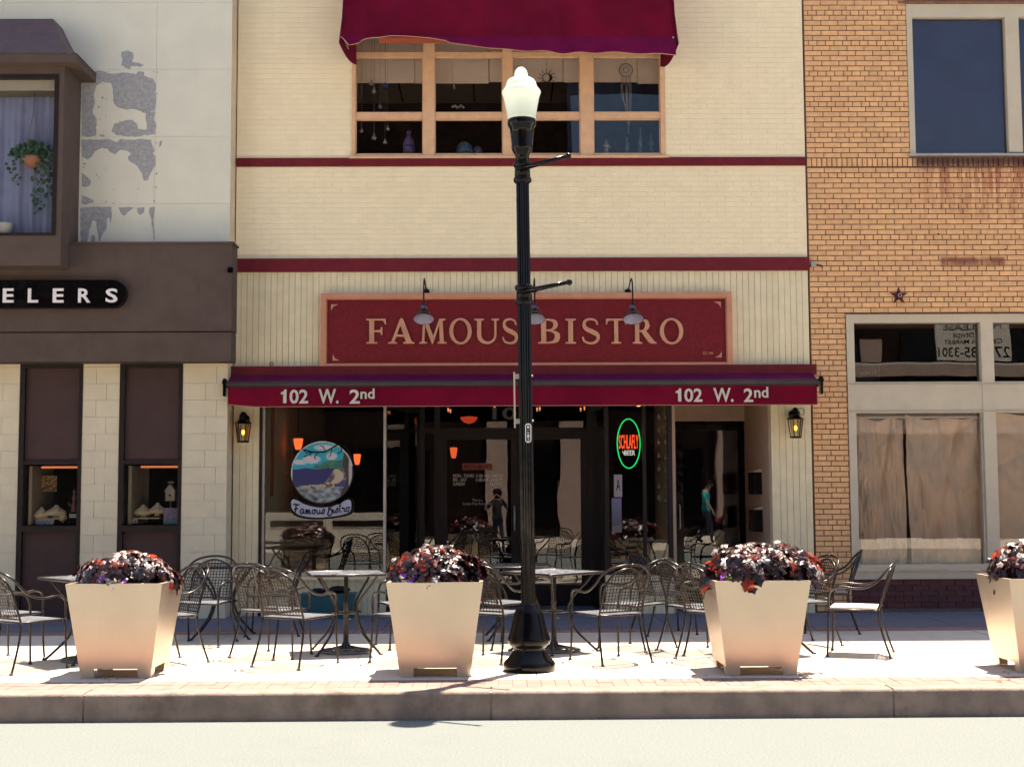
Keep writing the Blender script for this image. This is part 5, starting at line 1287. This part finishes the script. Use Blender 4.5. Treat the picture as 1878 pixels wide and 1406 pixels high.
plab = {0: ('metal planter nearest the jeweller windows, first from the picture left', 'dark red and silver glinting plant in the planter by the jeweller windows'),
        1: ('metal planter beside the street lamp, in front of the bistro', 'plum and silver glinting plant in the planter beside the street lamp'),
        2: ('metal planter in front of the right entrance door', 'wide rust red and silver glinting plant in front of the right entrance'),
        3: ('metal planter cut off by the right edge of the picture', 'red and silver glinting plant cut off by the right picture edge')}
specs = [((212, 1243), .0, .0, (.385, .33, .20), 180), ((798, 1241), .0, .02, (.42, .36, .265), 210), ((1396, 1238), .02, .06, (.50, .38, .26), 260), ((1935, 1233), .0, .0, (.42, .36, .27), 170)]
for i, ((px, py), rz, dx, (mx_, my_, mz_), nl) in enumerate(specs):
    g = ground(px, py); cy_ = g.y+.272
    t = empty('planter', (g.x, cy_, 0), plab[i][0], 'planter', 'tapered steel planters along the kerb', rz)
    for nm, me in zip(('box', 'rim', 'base_plate', 'soil'), pm): link(nm, me, t)
    pl = empty('coral_bells_plant', (g.x+.0, cy_, .68), plab[i][1], 'plant', 'leafy plants in the steel planters')
    r_ = random.Random(20+i); bump_ = [r_.uniform(.8, 1.15) for _ in range(12)]
    inner = MB()
    def put(k, x, y, z, nrm, sc_, ty, joined=False):
        q = nrm.normalized().to_track_quat('Z', 'Y')
        x += r_.uniform(-.02, .02); y += r_.uniform(-.02, .02); z += r_.uniform(-.018, .03)
        q = q @ Matrix.Rotation(r_.uniform(0, 6.28), 3, 'Z').to_quaternion()
        if joined:
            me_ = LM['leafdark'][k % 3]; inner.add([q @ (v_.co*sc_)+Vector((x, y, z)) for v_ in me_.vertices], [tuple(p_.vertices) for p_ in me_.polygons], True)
        else: link('leaf', LM[ty][k % 3], pl, (x, y, z), q.to_euler(), scale=(sc_,)*3)
    for k in range(300+260):
        th = r_.uniform(0, 2*pi)
        if k < 200: th = r_.uniform(pi*.95, pi*2.05)      # street side fuller
        sz = r_.random()**1.15; cz = math.sqrt(1-sz*sz)
        bf = bump_[int(th/(2*pi)*12) % 12]*(.9+.1*sin(3*th+i))
        out_ = 1.0 if k < 300 else r_.uniform(.45, .9)
        x = cz*mx_*cos(th)*bf*out_; y = cz*my_*sin(th)*bf*out_; z = mz_*(sz**.72*(.84+.14*bf))*out_+.02*sin(x*13+i*2)+.03
        if cz > .93 and k < 300 and r_.random() < .35: z -= r_.uniform(.02, .11); x *= 1.05; y *= 1.06
        z += .05*math.exp(-((x-dx*.9)/.12)**2) if i != 1 else 0
        if k < 26: z += r_.uniform(.02, .055)
        if sz < .3 and y < 0: rb_d = 1
        nrm = Vector((x/mx_, y/my_*1.1, sz*1.2+.15))+Vector((r_.uniform(-.6, .6), r_.uniform(-.6, .6), r_.uniform(-.3, .4)))
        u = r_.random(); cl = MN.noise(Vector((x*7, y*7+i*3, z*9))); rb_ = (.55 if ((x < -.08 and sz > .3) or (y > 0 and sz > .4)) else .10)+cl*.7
        ty = 'leafred' if u < rb_*.8 else ('leafglint' if u < rb_*.8+((.46 if (x > -.15 and sz > .32) else .03)+MN.noise(Vector((x*8+9, y*8, z*8+i)))*.9) else 'leafdark')  # red, silver and dark leaves sorted to paint in backlight, glint and shade
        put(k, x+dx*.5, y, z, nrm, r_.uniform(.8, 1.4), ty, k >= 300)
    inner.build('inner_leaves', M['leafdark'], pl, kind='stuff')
    for nm_, mk_, cnt_ in (('small_dark_leaves', 'leafdark', 150), ('small_glint_leaves', 'leafglint', 30), ('small_red_leaves', 'leafred', 50)):
        inner = MB()
        for k in range(cnt_):
            th = r_.uniform(0, 2*pi) if k % 2 else r_.uniform(pi*.95, pi*2.05); sz = r_.random()**1.1; cz = math.sqrt(1-sz*sz); bf = bump_[int(th/(2*pi)*12) % 12]*(.9+.1*sin(3*th+i))*r_.uniform(.97, 1.10)
            x = cz*mx_*cos(th)*bf; y = cz*my_*sin(th)*bf; z = mz_*(sz**.72*(.84+.14*bf))*r_.uniform(.98, 1.1)+.02*sin(x*13+i*2)+.03+(.05*math.exp(-((x-dx*.9)/.12)**2) if i != 1 else 0)
            if mk_ == 'leafglint' and x < -.1 and r_.random() < .5: continue
            if mk_ == 'leafred' and x > .05 and sz < .6: continue
            put(k, x+dx*.5, y, z, Vector((x/mx_, y/my_*1.1, sz*1.2+.15))+Vector((r_.uniform(-.7, .7), r_.uniform(-.7, .7), r_.uniform(-.3, .4))), r_.uniform(.4, .75), mk_, True)
        inner.build(nm_, M[mk_], pl, kind='stuff')
    mb = MB()
    for k in range(24):
        a = r_.uniform(0, 2*pi); q_ = r_.uniform(.2, .8); mb.tube([(0.05*cos(a), .05*sin(a), .0), (q_*mx_*.6*cos(a)+dx*.4, q_*my_*.6*sin(a), mz_*.5), (q_*mx_*cos(a)+dx*.5, q_*my_*sin(a), mz_*.75*(1-q_*.4))], .004, 4)
    mb.build('stems', M['leafdark'], pl, kind='stuff')
    # hanging leaves over the rim
    fl_x = {0: (-.10, -.02, .05), 1: (-.28, -.2, -.14), 2: (-.30, -.21, -.13), 3: (-.2, -.1, 0)}[i]
    fp = empty('petunias', (g.x+fl_x[1], cy_-.33, .735), 'violet petunias spilling at the front rim of the %s planter' % ('leftmost', 'lamp-side', 'entrance', 'cut-off')[i], 'flowers', 'violet petunias in the planters')
    for k in range(9 if i else 5):
        fx_, fz_ = r_.uniform(-.10, .10), r_.uniform(-.005, .055)
        fm = MB(); n_ = 10; vs = [(0, 0, -.008)]+[(.02*(1 if q_ % 2 else .8)*cos(2*pi*q_/n_), .02*(1 if q_ % 2 else .8)*sin(2*pi*q_/n_), .004) for q_ in range(n_)]
        fm.add(vs, [(0, 1+q_, 1+(q_+1) % n_) for q_ in range(n_)], True)
        fm.build('flower', M['purple'], fp, (fx_, r_.uniform(-.02, .02), fz_), (R(60)+r_.uniform(-.4, .4), 0, r_.uniform(-.6, .6)))
    M['lime'] = M.get('lime') or mat('lime_leaf', (.22, .32, .04), .5, var=.2)
    lm = MB().add([(0,0,0),(.012,.003,.012),(.01,.005,.03),(0,.0,.042),(-.01,.005,.03),(-.012,.003,.012)], [(0,1,2,3),(0,3,4,5)], True).mesh('leaf', M['lime'])
    for k in range(12): link('leaf', lm, fp, (r_.uniform(-.09, .09), r_.uniform(-.02, .02), r_.uniform(-.01, .03)), (r_.uniform(-1, .5), r_.uniform(-1.5, 1.5), r_.uniform(-1, 1)))

rl = random.Random(77); lit = MB()
for k in range(46):
    g = ground(rl.choice((250, 700, 860, 1260, 1480, 1850))+rl.uniform(-60, 60), rl.uniform(1226, 1250)); a = rl.uniform(0, 6.28); q_ = rl.uniform(.006, .016)
    lit.add([(g.x+q_*1.4*cos(a+j*1.05)*(1 if j % 3 else .5), g.y+q_*sin(a+j*1.05), .004+.004*(j % 2)) for j in range(6)], [(0, 1, 2, 3, 4, 5)])
lit.build('leaf_litter', M['leafred'], kind='stuff')
# =================================================================== CHAIRS AND TABLES
def sgn_path(s, pts): return [(s*x, y, z) for x, y, z in pts]
def chair_meshes():
    out = []
    r_ = .0095; hw = .225
    back = [(hw-.01, -.20, .40), (hw-.02, -.235, .52), (hw-.03, -.27, .64), (hw-.075, -.30, .73), (hw-.15, -.318, .775), (0, -.322, .79)]
    full = smooth_path(back+[(-x, y, z) for x, y, z in back[-2::-1]], 4)
    out.append(('back_frame', MB().tube(full, r_, 7).mesh('back_frame', M['chairwire'])))
    for s in (-1, 1):
        f = [(s*(hw+.02), .235, .0), (s*(hw+.012), .225, .15), (s*(hw+.006), .215, .40)]
        mb = MB().tube(smooth_path(f, 4), r_, 7); mb.lathe([(.019, 0), (.016, .008), (.010, .014)], 8, (s*(hw+.02), .235, 0)); out.append(('leg', mb.mesh('leg', M['chairwire'])))
        f = [(s*(hw+.02), -.30, .0), (s*(hw+.008), -.255, .13), (s*(hw-.004), -.212, .28), (s*(hw-.01), -.20, .40)]
        mb = MB().tube(smooth_path(f, 4), r_, 7); mb.lathe([(.019, 0), (.016, .008), (.010, .014)], 8, (s*(hw+.02), -.30, 0)); out.append(('leg', mb.mesh('leg', M['chairwire'])))
    arm = [(hw+.006, .215, .40), (hw+.012, .213, .50), (hw+.025, .185, .575), (hw+.045, .10, .602), (hw+.05, -.02, .592), (hw+.048, -.12, .605), (hw+.035, -.21, .66), (hw+.0, -.285, .75), (hw-.08, -.335, .803), (0, -.352, .825)]
    full = smooth_path(arm+[(-x, y, z) for x, y, z in arm[-2::-1]], 4)
    n_ = len(full)
    out.append(('armrest', MB().tube(full[:n_//2+1], r_*1.1, 7).mesh('armrest', M['chairwire']))); out.append(('armrest', MB().tube(full[n_//2:], r_*1.1, 7).mesh('armrest', M['chairwire'])))
    fr = [(-hw, .215), (hw, .215), (hw-.012, -.2), (-hw+.012, -.2)]; pts = []
    for i in range(4):
        a, b = Vector(fr[i]), Vector(fr[(i+1) % 4]); d_ = (b-a).normalized(); pts += [(*(a+d_*.03), .40), (*(b-d_*.03), .40)]
    out.append(('seat_frame', MB().tube(pts, r_*.9, 7, closed=True).mesh('seat_frame', M['chairwire'])))
    mb = MB(); n1 = 19
    for i in range(n1):
        x = -hw+.01+(2*hw-.02)*i/(n1-1); mb.box(x-.004, x+.004, -.2, .213, .404, .4065)
    for i in range(18):
        y = -.195+.4*i/17; mb.box(-hw+.01, hw-.01, y-.004, y+.004, .4075, .410)
    out.append(('seat', mb.mesh('seat', M['chairseat'])))
    mb = MB(); nz_ = 13
    def by(z): return -.20-(z-.40)*.36+.02*0
    def hwz(z): return .195 if z < .66 else .195*math.sqrt(max(0, 1-((z-.66)/.125)**2))
    zs_ = [.43+.35*i/nz_ for i in range(nz_+1)]
    for z in zs_:
        h_ = hwz(z)
        if h_ < .03: continue
        mb.hexa([(-h_, by(z)-.003, z), (h_, by(z)-.003, z), (h_, by(z), z), (-h_, by(z), z), (-h_, by(z)-.006, z+.0065), (h_, by(z)-.006, z+.0065), (h_, by(z)-.003, z+.0065), (-h_, by(z)-.003, z+.0065)])
    for i in range(13):
        x = -.185+.37*i/12; zt_ = .66+.125*math.sqrt(max(0, 1-(x/.2)**2)); zt_ = min(zt_, .785)
        mb.hexa([(x-.0034, by(.43)-.008, .43), (x+.0034, by(.43)-.008, .43), (x+.0034, by(.43)-.005, .43), (x-.0034, by(.43)-.005, .43), (x-.0034, by(zt_)-.008, zt_), (x+.0034, by(zt_)-.008, zt_), (x+.0034, by(zt_)-.005, zt_), (x-.0034, by(zt_)-.005, zt_)])
    out.append(('backrest', mb.mesh('backrest', M['chairwire'])))
    out.append(('backrest_rail', MB().tube([(-.2, by(.43), .43), (.2, by(.43), .43)], .007, 6).mesh('backrest_rail', M['chairwire'])))
    return out
CM = chair_meshes()
def conv(X, Y):                                       # first survey coordinates -> ground
    D_ = Y+16.28; return ground(912+X*F/D_, 905+3550/D_)
GC = 'black mesh patio armchairs outside the bistro'
chairs = [(-3.83,-5.24,55,'black mesh armchair cut by the picture left edge, nearer of the two there'), (-4.22,-4.63,57,'black mesh armchair cut by the picture left edge, farther of the two there'),
 (-2.81,-4.83,222,'black mesh armchair half hidden behind the leftmost planter'), (-2.78,-3.45,262,'black mesh armchair facing the street in front of the shaded corner table'),
 (-1.97,-4.3,60,'black mesh armchair with bright arch, left of the one in front of the teal tub'), (-1.66,-4.94,60,'nearest black mesh armchair between the two left planters, seen from behind'),
 (-.74,-4.75,140,'black mesh armchair whose legs show left of the lamp-side planter, nearer one'), (-.84,-3.6,200,'black mesh armchair whose seat shows left of the lamp-side planter, farther one'),
 (-.03,-4.6,60,'black mesh armchair between the lamp-side planter and the lamp post'), (.02,-3.55,40,'black mesh armchair behind the lamp post, mostly hidden in the shade line'),
 (.95,-4.68,117,'black mesh armchair right of the lamp post, nearer the kerb, with sunlit seat'), (1.27,-3.7,138,'black mesh armchair behind the one right of the lamp post'),
 (1.82,-4.0,22,'black mesh armchair left of the entrance planter, farther from the kerb'), (1.92,-4.55,38,'black mesh armchair half covered by the left side of the entrance planter'),
 (2.85,-3.45,200,'black mesh armchair whose leg shows right of the entrance planter'), (3.42,-2.2,168,'black mesh armchair in full shade near the tan brick pier'),
 (3.19,-4.2,161,'lone armchair with a pale sunlit seat right of the entrance planter'), (1.72,-2.4,15,'black mesh armchair in the shade before the neon window'), (-2.28,-2.5,182,'black mesh armchair in the shade between corner table and teal tub')]
first = None
for X, Y, fdeg, lab in chairs:
    g = conv(X, Y)
    if first is None:
        first = empty('patio_chair', (g.x, g.y, 0), lab, 'chair', GC, R(fdeg-90)); fk = [link(nm, me, first) for nm, me in CM]
    else:
        c_ = copy_tree(first, fk); c_.location = (g.x, g.y, 0); c_.rotation_euler = (0, 0, R(fdeg-90)); c_['label'] = lab
        if 'pale sunlit seat' in lab:
            for ch in c_.children if False else [o for o in COL.objects if o.parent == c_]:
                if ch.name.startswith('seat') and not ch.name.startswith('seat_frame'):
                    ch.data = MB().box(-.215, .215, -.19, .205, .402, .425).mesh('seat', M['chairpale']); ch['label'] = 'solid pale seat pad'
def table_meshes():
    s = .34; out = []
    mb = MB().box(-s, s, -s, s, .704, .712); mb2 = MB().tube([(-s, -s+.03, .706), (-s, s-.03, .706), (-s+.03, s, .706), (s-.03, s, .706), (s, s-.03, .706), (s, -s+.03, .706), (s-.03, -s, .706), (-s+.03, -s, .706)], .012, 8, closed=True)
    out.append(('tabletop', mb.mesh('tabletop', M['sheet']))); out.append(('rim', mb2.mesh('rim', M['chairwire'])))
    for k in range(4):
        a = pi/4+k*pi/2; c_, s_ = cos(a), sin(a)
        pts = [(r_*c_, r_*s_, z) for r_, z in ((.36, .70), (.30, .62), (.17, .48), (.13, .36), (.19, .20), (.32, .07), (.40, .0))]
        mb = MB().tube(smooth_path(pts, 5), .0115, 7); mb.lathe([(.022, 0), (.018, .01), (.01, .016)], 8, (.40*c_, .40*s_, 0)); out.append(('leg', mb.mesh('leg', M['chairwire'])))
    out.append(('ring', MB().tube([(.13*cos(a), .13*sin(a), .36) for a in [2*pi*i/24 for i in range(24)]], .009, 6, closed=True).mesh('ring', M['chairwire'])))
    return out
TM = table_meshes()
tables = [(-3.48,-4.64,42,'square metal patio table left of the leftmost planter, at the picture edge'), (-1.36,-4.04,12,'square metal patio table in front of the teal tub'), (.513,-3.95,40,'square metal patio table standing behind the lamp post in the sun'), (-2.72,-2.75,5,'square metal patio table in the shade by the jeweller corner'), (2.42,-4.1,30,'square metal patio table hidden behind the entrance planter'), (.18,-2.85,3,'square metal patio table in the shade before the glass doors')]
tf = None
for X, Y, a, lab in tables:
    g = conv(X, Y)
    if tf is None: tf = empty('patio_table', (g.x, g.y, 0), lab, 'table', 'square metal patio tables', R(a)); tk = [link(nm, me, tf) for nm, me in TM]
    else: c_ = copy_tree(tf, tk); c_.location = (g.x, g.y, 0); c_.rotation_euler = (0, 0, R(a)); c_['label'] = lab
uf = None
for X, Y, lab in ((-3.48,-4.64,'round iron umbrella base under the table at the picture edge'), (-1.36,-4.04,'round lattice umbrella base under the table by the teal tub'), (.513,-3.95,'round iron umbrella base under the table behind the lamp post')):
    g = conv(X, Y)
    if uf is None:
        uf = empty('umbrella_base', (g.x, g.y, 0), lab, 'umbrella base', 'iron umbrella bases under the tables')
        mb = MB().tube([(.235*cos(a), .235*sin(a), .012) for a in [2*pi*i/32 for i in range(32)]], .012, 6, closed=True)
        for r_, z in ((.18, .022), (.12, .035)): mb.tube([(r_*cos(a), r_*sin(a), z) for a in [2*pi*i/28 for i in range(28)]], .008, 5, closed=True)
        for i in range(14): a = 2*pi*i/14; mb.tube([(.235*cos(a), .235*sin(a), .014), (.14*cos(a+.18), .14*sin(a+.18), .032), (.04*cos(a), .04*sin(a), .055)], .007, 5)
        uk = [mb.build('lattice_foot', M['blackiron'], uf), MB().lathe([(.05, .0), (.05, .05), (.03, .08), (.024, .1), (.024, .43), (.03, .44), (.02, .46), (.02, .70)], 16).build('pipe', M['chairwire'], uf), MB().tube([(0, 0, .3), (.045, -.02, .3)], .008, 6).build('screw', M['blackiron'], uf)]
    else: c_ = copy_tree(uf, uk); c_.location = (g.x, g.y, 0); c_['label'] = lab
# teal tub with dark bags
q = rect(554, 1082, 651, 1122, -.35); t = empty('storage_tub', ((q[0]+q[1])/2, -.33, 0), 'teal plastic tub on the ground under the big window', 'tub')
w_ = (q[1]-q[0])/2; MB().hexa([(-w_+.02,-.14,0.002),(w_-.02,-.14,0.002),(w_-.02,.14,0.002),(-w_+.02,.14,0.002),(-w_,-.16,.27),(w_,-.16,.27),(w_,.16,.27),(-w_,.16,.27)]).build('body', M['teal'], t)
MB().box(-w_-.012, w_+.012, -.172, .172, .27, .285).build('lid', M['teal'], t)
for dx_, s_ in ((-.12, .07), (.12, .10)):
    tag(MB().sphere((0, 0, s_*.38), s_, 12, 8, (1.3, .9, .45)).build('dark_bag', M['black'], loc=(t.location.x+dx_, -.33, .286)), 'dark %s bag lying on the teal tub' % ('small' if s_ < .08 else 'larger'), 'bag')

# =================================================================== ACROSS THE STREET (seen in the glass)
OY = -25.0
def opp(x0, x1, h, m, label, nm='brick_shop'):
    o = empty(nm, ((x0+x1)/2, OY, 0), label, 'building', 'buildings across the street'); cx_ = (x0+x1)/2
    MB().box(x0-cx_, x1-cx_, -10, -.2, 0, h).build('wall', m, o); return o, cx_
ob, cx_ = opp(-16, -1.2, 16.0, M['oppdark'], 'dark brick building across the street, mirrored in the big window')  # made this tall to keep mirrored sky out of the upper window
for k in range(6): x = -15+k*2.4-cx_; MB().box(x, x+1.3, -.2, -.15, 4.6, 6.6).build('window', M['black'], ob)
for k in range(4): x = -15+k*3.4-cx_; MB().box(x, x+2.6, -.2, -.12, .6, 2.8).build('window', M['black'], ob)
MB().box(-16-cx_, -1.2-cx_, -.2, .1, 15.2, 15.6).build('cornice', M['opppale'], ob)
ob, cx_ = opp(-1.2, 8.6, 10.9, M['oppdark'], 'dark brick building with pale pilasters across the street, mirrored in the doors')
for a, b in ((-.35, .35), (2.0, 2.75), (2.95, 3.2), (7.2, 7.9)): MB().box(a-cx_, b-cx_, -.2, .1, 0, 8).build('pilaster', M['opppale'], ob)
for a, b in ((.6, 1.8), (3.6, 6.8)): MB().box(a-cx_, b-cx_, -.2, -.13, .5, 2.9).build('window', M['black'], ob)
MB().box(-1.2-cx_, 2.3-cx_, -9.9, -.25, 10.9, 16).build('sky_blocker', M['oppdark'], ob)  # unseen block added to keep mirrored sky out of the upper panes
ob, cx_ = opp(8.6, 24, 8.2, M['oppdark'], 'brick building with pale ledges across the street, mirrored in the transom')
for z0, z1, m in ((4.95, 5.3, 'opppale'), (5.3, 5.36, 'oppwhite'), (3.2, 4.6, 'opppale')): MB().box(8.6-cx_, 24-cx_, -.2, -.05, z0, z1).build('ledge', M[m], ob)
for k in range(5):
    x = 9.4+k*3.0; MB().box(x-cx_, x+1.7-cx_, -.2, -.1, 5.4, 6.3).build('window', M['black'], ob); MB().box(x+1.75-cx_, x+2.4-cx_, -.2, -.1, 5.4, 6.1).build('stone_panel', M['opppale'], ob)
t = empty('lease_banner', (14.6, OY-.08, 5.42), 'white banner with a phone number across the street, mirrored in the transom', 'banner')
MB().box(-1.15, 1.15, -.02, .02, 0, 1.25).build('cloth', M['oppwhite'], t)
for s, x0, x1, z0, z1 in (('FOR LEASE', -.9, .9, .95, 1.15), ('WILL DIVIDE', -.6, .6, .72, .86), ('CHURCH MARKET', -.9, .9, .52, .66), ('270-485-3301', -1.1, 1.1, .1, .42)):
    o = fit_text(s, M['black'], x0, x1, z0, z1, 0, None, ext=.002, off=.01)
    o.rotation_euler = (0, 0, pi); o.location = (0, .022, 0); o.parent = t
box('far_sidewalk', M['concrete'], -60, 60, OY-.2, -17.9, -.3, -.01, kind='structure')
t = empty('car_stand_in', (-5.2, -19.5, 0), 'low white stand-in for a parked car, mirrored at the bottom of the big window', 'wall')  # white block added in place of a parked car mirrored in the glass
MB().box(-2.6, 2.6, -.15, .15, -.01, .95).build('wall', M['oppwhite'], t)
for k in range(3): MB().box(-2.3+k*1.6, -.95+k*1.6, .15, .17, .6, .75).build('panel', M['browndark'], t)

def person(name, loc, rz, joints, edges_, radii, zones, label, mats):
    me = bpy.data.meshes.new('body'); me.from_pydata(joints, edges_, [])
    o = bpy.data.objects.new('body_tmp', me); COL.objects.link(o)
    md = o.modifiers.new('s', 'SKIN'); sd = o.modifiers.new('b', 'SUBSURF'); sd.levels = 2; sd.render_levels = 2
    for v, r_ in zip(me.skin_vertices[0].data, radii): v.radius = r_ if isinstance(r_, tuple) else (r_, r_)
    me.skin_vertices[0].data[0].use_root = True
    dg = bpy.context.evaluated_depsgraph_get(); nm = bpy.data.meshes.new_from_object(o.evaluated_get(dg)); bpy.data.objects.remove(o)
    nm.materials.clear()
    zc_ = [zones(p.center) for p in nm.polygons]
    for m_ in mats: nm.materials.append(m_)
    for p, z_ in zip(nm.polygons, zc_): p.use_smooth = True; p.material_index = z_
    p = empty(name, loc, label, 'person', None, rz); b = link('body', nm, p)
    return p, nm
sk = mat('skin', (.42, .24, .17), .5, var=.05); J = mat('dark_jeans', (.03, .035, .06), .8)
def build_person(loc, rz, shirt, trous, label, arms, legs, headtilt=0, lift=False):
    j = [(0,0,.95),(0,0,1.12),(0,0,1.30),(0,0,1.44),(0,.02+headtilt*.3,1.53),(0,.03+headtilt,1.62),(0,.035+headtilt*1.3,1.72)]
    r_ = [(.16,.11),(.145,.10),(.17,.11),(.10,.08),.055,.085,.075]; e_ = [(0,1),(1,2),(2,3),(3,4),(4,5),(5,6)]
    for s in (-1, 1):
        el, wr, hd = arms[0 if s < 0 else 1]; k = len(j)
        j += [(s*.19,0,1.40), el, wr, hd]; r_ += [.06,.042,.03,(.035,.02)]; e_ += [(3,k),(k,k+1),(k+1,k+2),(k+2,k+3)]
        kn, an, toe = legs[0 if s < 0 else 1]; k = len(j)
        j += [(s*.09,0,.88), kn, an, toe]; r_ += [.095,.062,.042,.04]; e_ += [(0,k),(k,k+1),(k+1,k+2),(k+2,k+3)]
    def zones(c):
        if c.z > 1.49 and abs(c.x) < .14 and not (lift and c.z < 1.5): return 0
        if c.z > .93 and (abs(c.x) < .26 and (c.z > 1.22 or abs(c.x) < .2)): return 1
        if c.z <= .93 and abs(c.x) < .21 and c.z > .09: return 2
        return 0 if c.z > .5 else 3
    p, nm = person('person', loc, rz, j, e_, r_, zones, label, (sk, shirt, trous, M['black']))
    hy = .035+headtilt*1.2
    MB().sphere((0, hy-.012, 1.69), .092, 14, 10, (1, 1.08, 1.05)).build('hair', M['dark2'], p)
    f = MB()
    f.sphere((0, hy+.088, 1.645), .014, 8, 6, (1, 1.4, 1.5)); f.build('nose', sk, p)
    for s in (-1, 1): MB().sphere((s*.03, hy+.078, 1.672), .010, 8, 6).build('eye', M['black'], p); MB().sphere((s*.085, hy, 1.65), .022, 8, 6, (.4, .8, 1.3)).build('ear', sk, p)
    for s in (-1, 1):
        hd = Vector(arms[0 if s < 0 else 1][2]); wr = Vector(arms[0 if s < 0 else 1][1]); d_ = (hd-wr).normalized(); sd_ = d_.cross(Vector((1, 0, 0))).normalized()
        for q_ in range(4):
            off = sd_*(-.024+.016*q_); ln = (.062, .072, .068, .052)[q_]; f = MB().tube([hd+off, hd+off+d_*ln*.5, hd+off+d_*ln+Vector((-s*.012, 0, 0))], [.010, .009, .006], 6); f.build('finger', sk, p)
        MB().tube([wr+d_*.02+sd_*.02, wr+d_*.05+sd_*.045, wr+d_*.085+sd_*.05], [.012, .010, .007], 6).build('thumb', sk, p)
    return p
TS = mat('turquoise_shirt', (.02, .34, .32), .8); DS = mat('black_shirt', (.02, .02, .022), .8)
build_person((5.9, -18.9, -.01), R(-90+15), TS, J, 'walking person in a turquoise shirt, head bowed, mirrored in the black door', [((-.24,.08,1.14),(-.22,.22,.92),(-.21,.26,.85)), ((.24,-.08,1.13),(.23,-.06,.89),(.22,-.05,.81))],
    [((-.09,.16,.50),(-.09,.10,.08),(-.09,.22,.03)), ((.09,.02,.48),(.09,-.24,.12),(.09,-.14,.03))], headtilt=.06)
ph = build_person((.0, -16.75, -KH-.02), 0, DS, J, 'standing person in black holding a camera to the face, mirrored in the left door', [((-.33,.10,1.22),(-.12,.24,1.50),(-.07,.27,1.58)), ((.33,.10,1.22),(.12,.24,1.50),(.07,.27,1.58))],
    [((-.11,.02,.48),(-.12,0,.08),(-.13,.12,.03)), ((.11,.02,.48),(.12,0,.08),(.13,.12,.03))], lift=True)
t = empty('hand_camera', (0, -16.44, 1.40-.02), 'black camera held by the mirrored person', 'camera')
MB().box(-.065, .065, -.035, .015, -.055, .03).build('body', M['black'], t, loc=(0, -.02, 0)); MB().lathe([(.03, 0), (.03, .05)], 12).build('lens_barrel', M['black'], t, loc=(0, 0, -.01), rot=(R(-90), 0, 0))
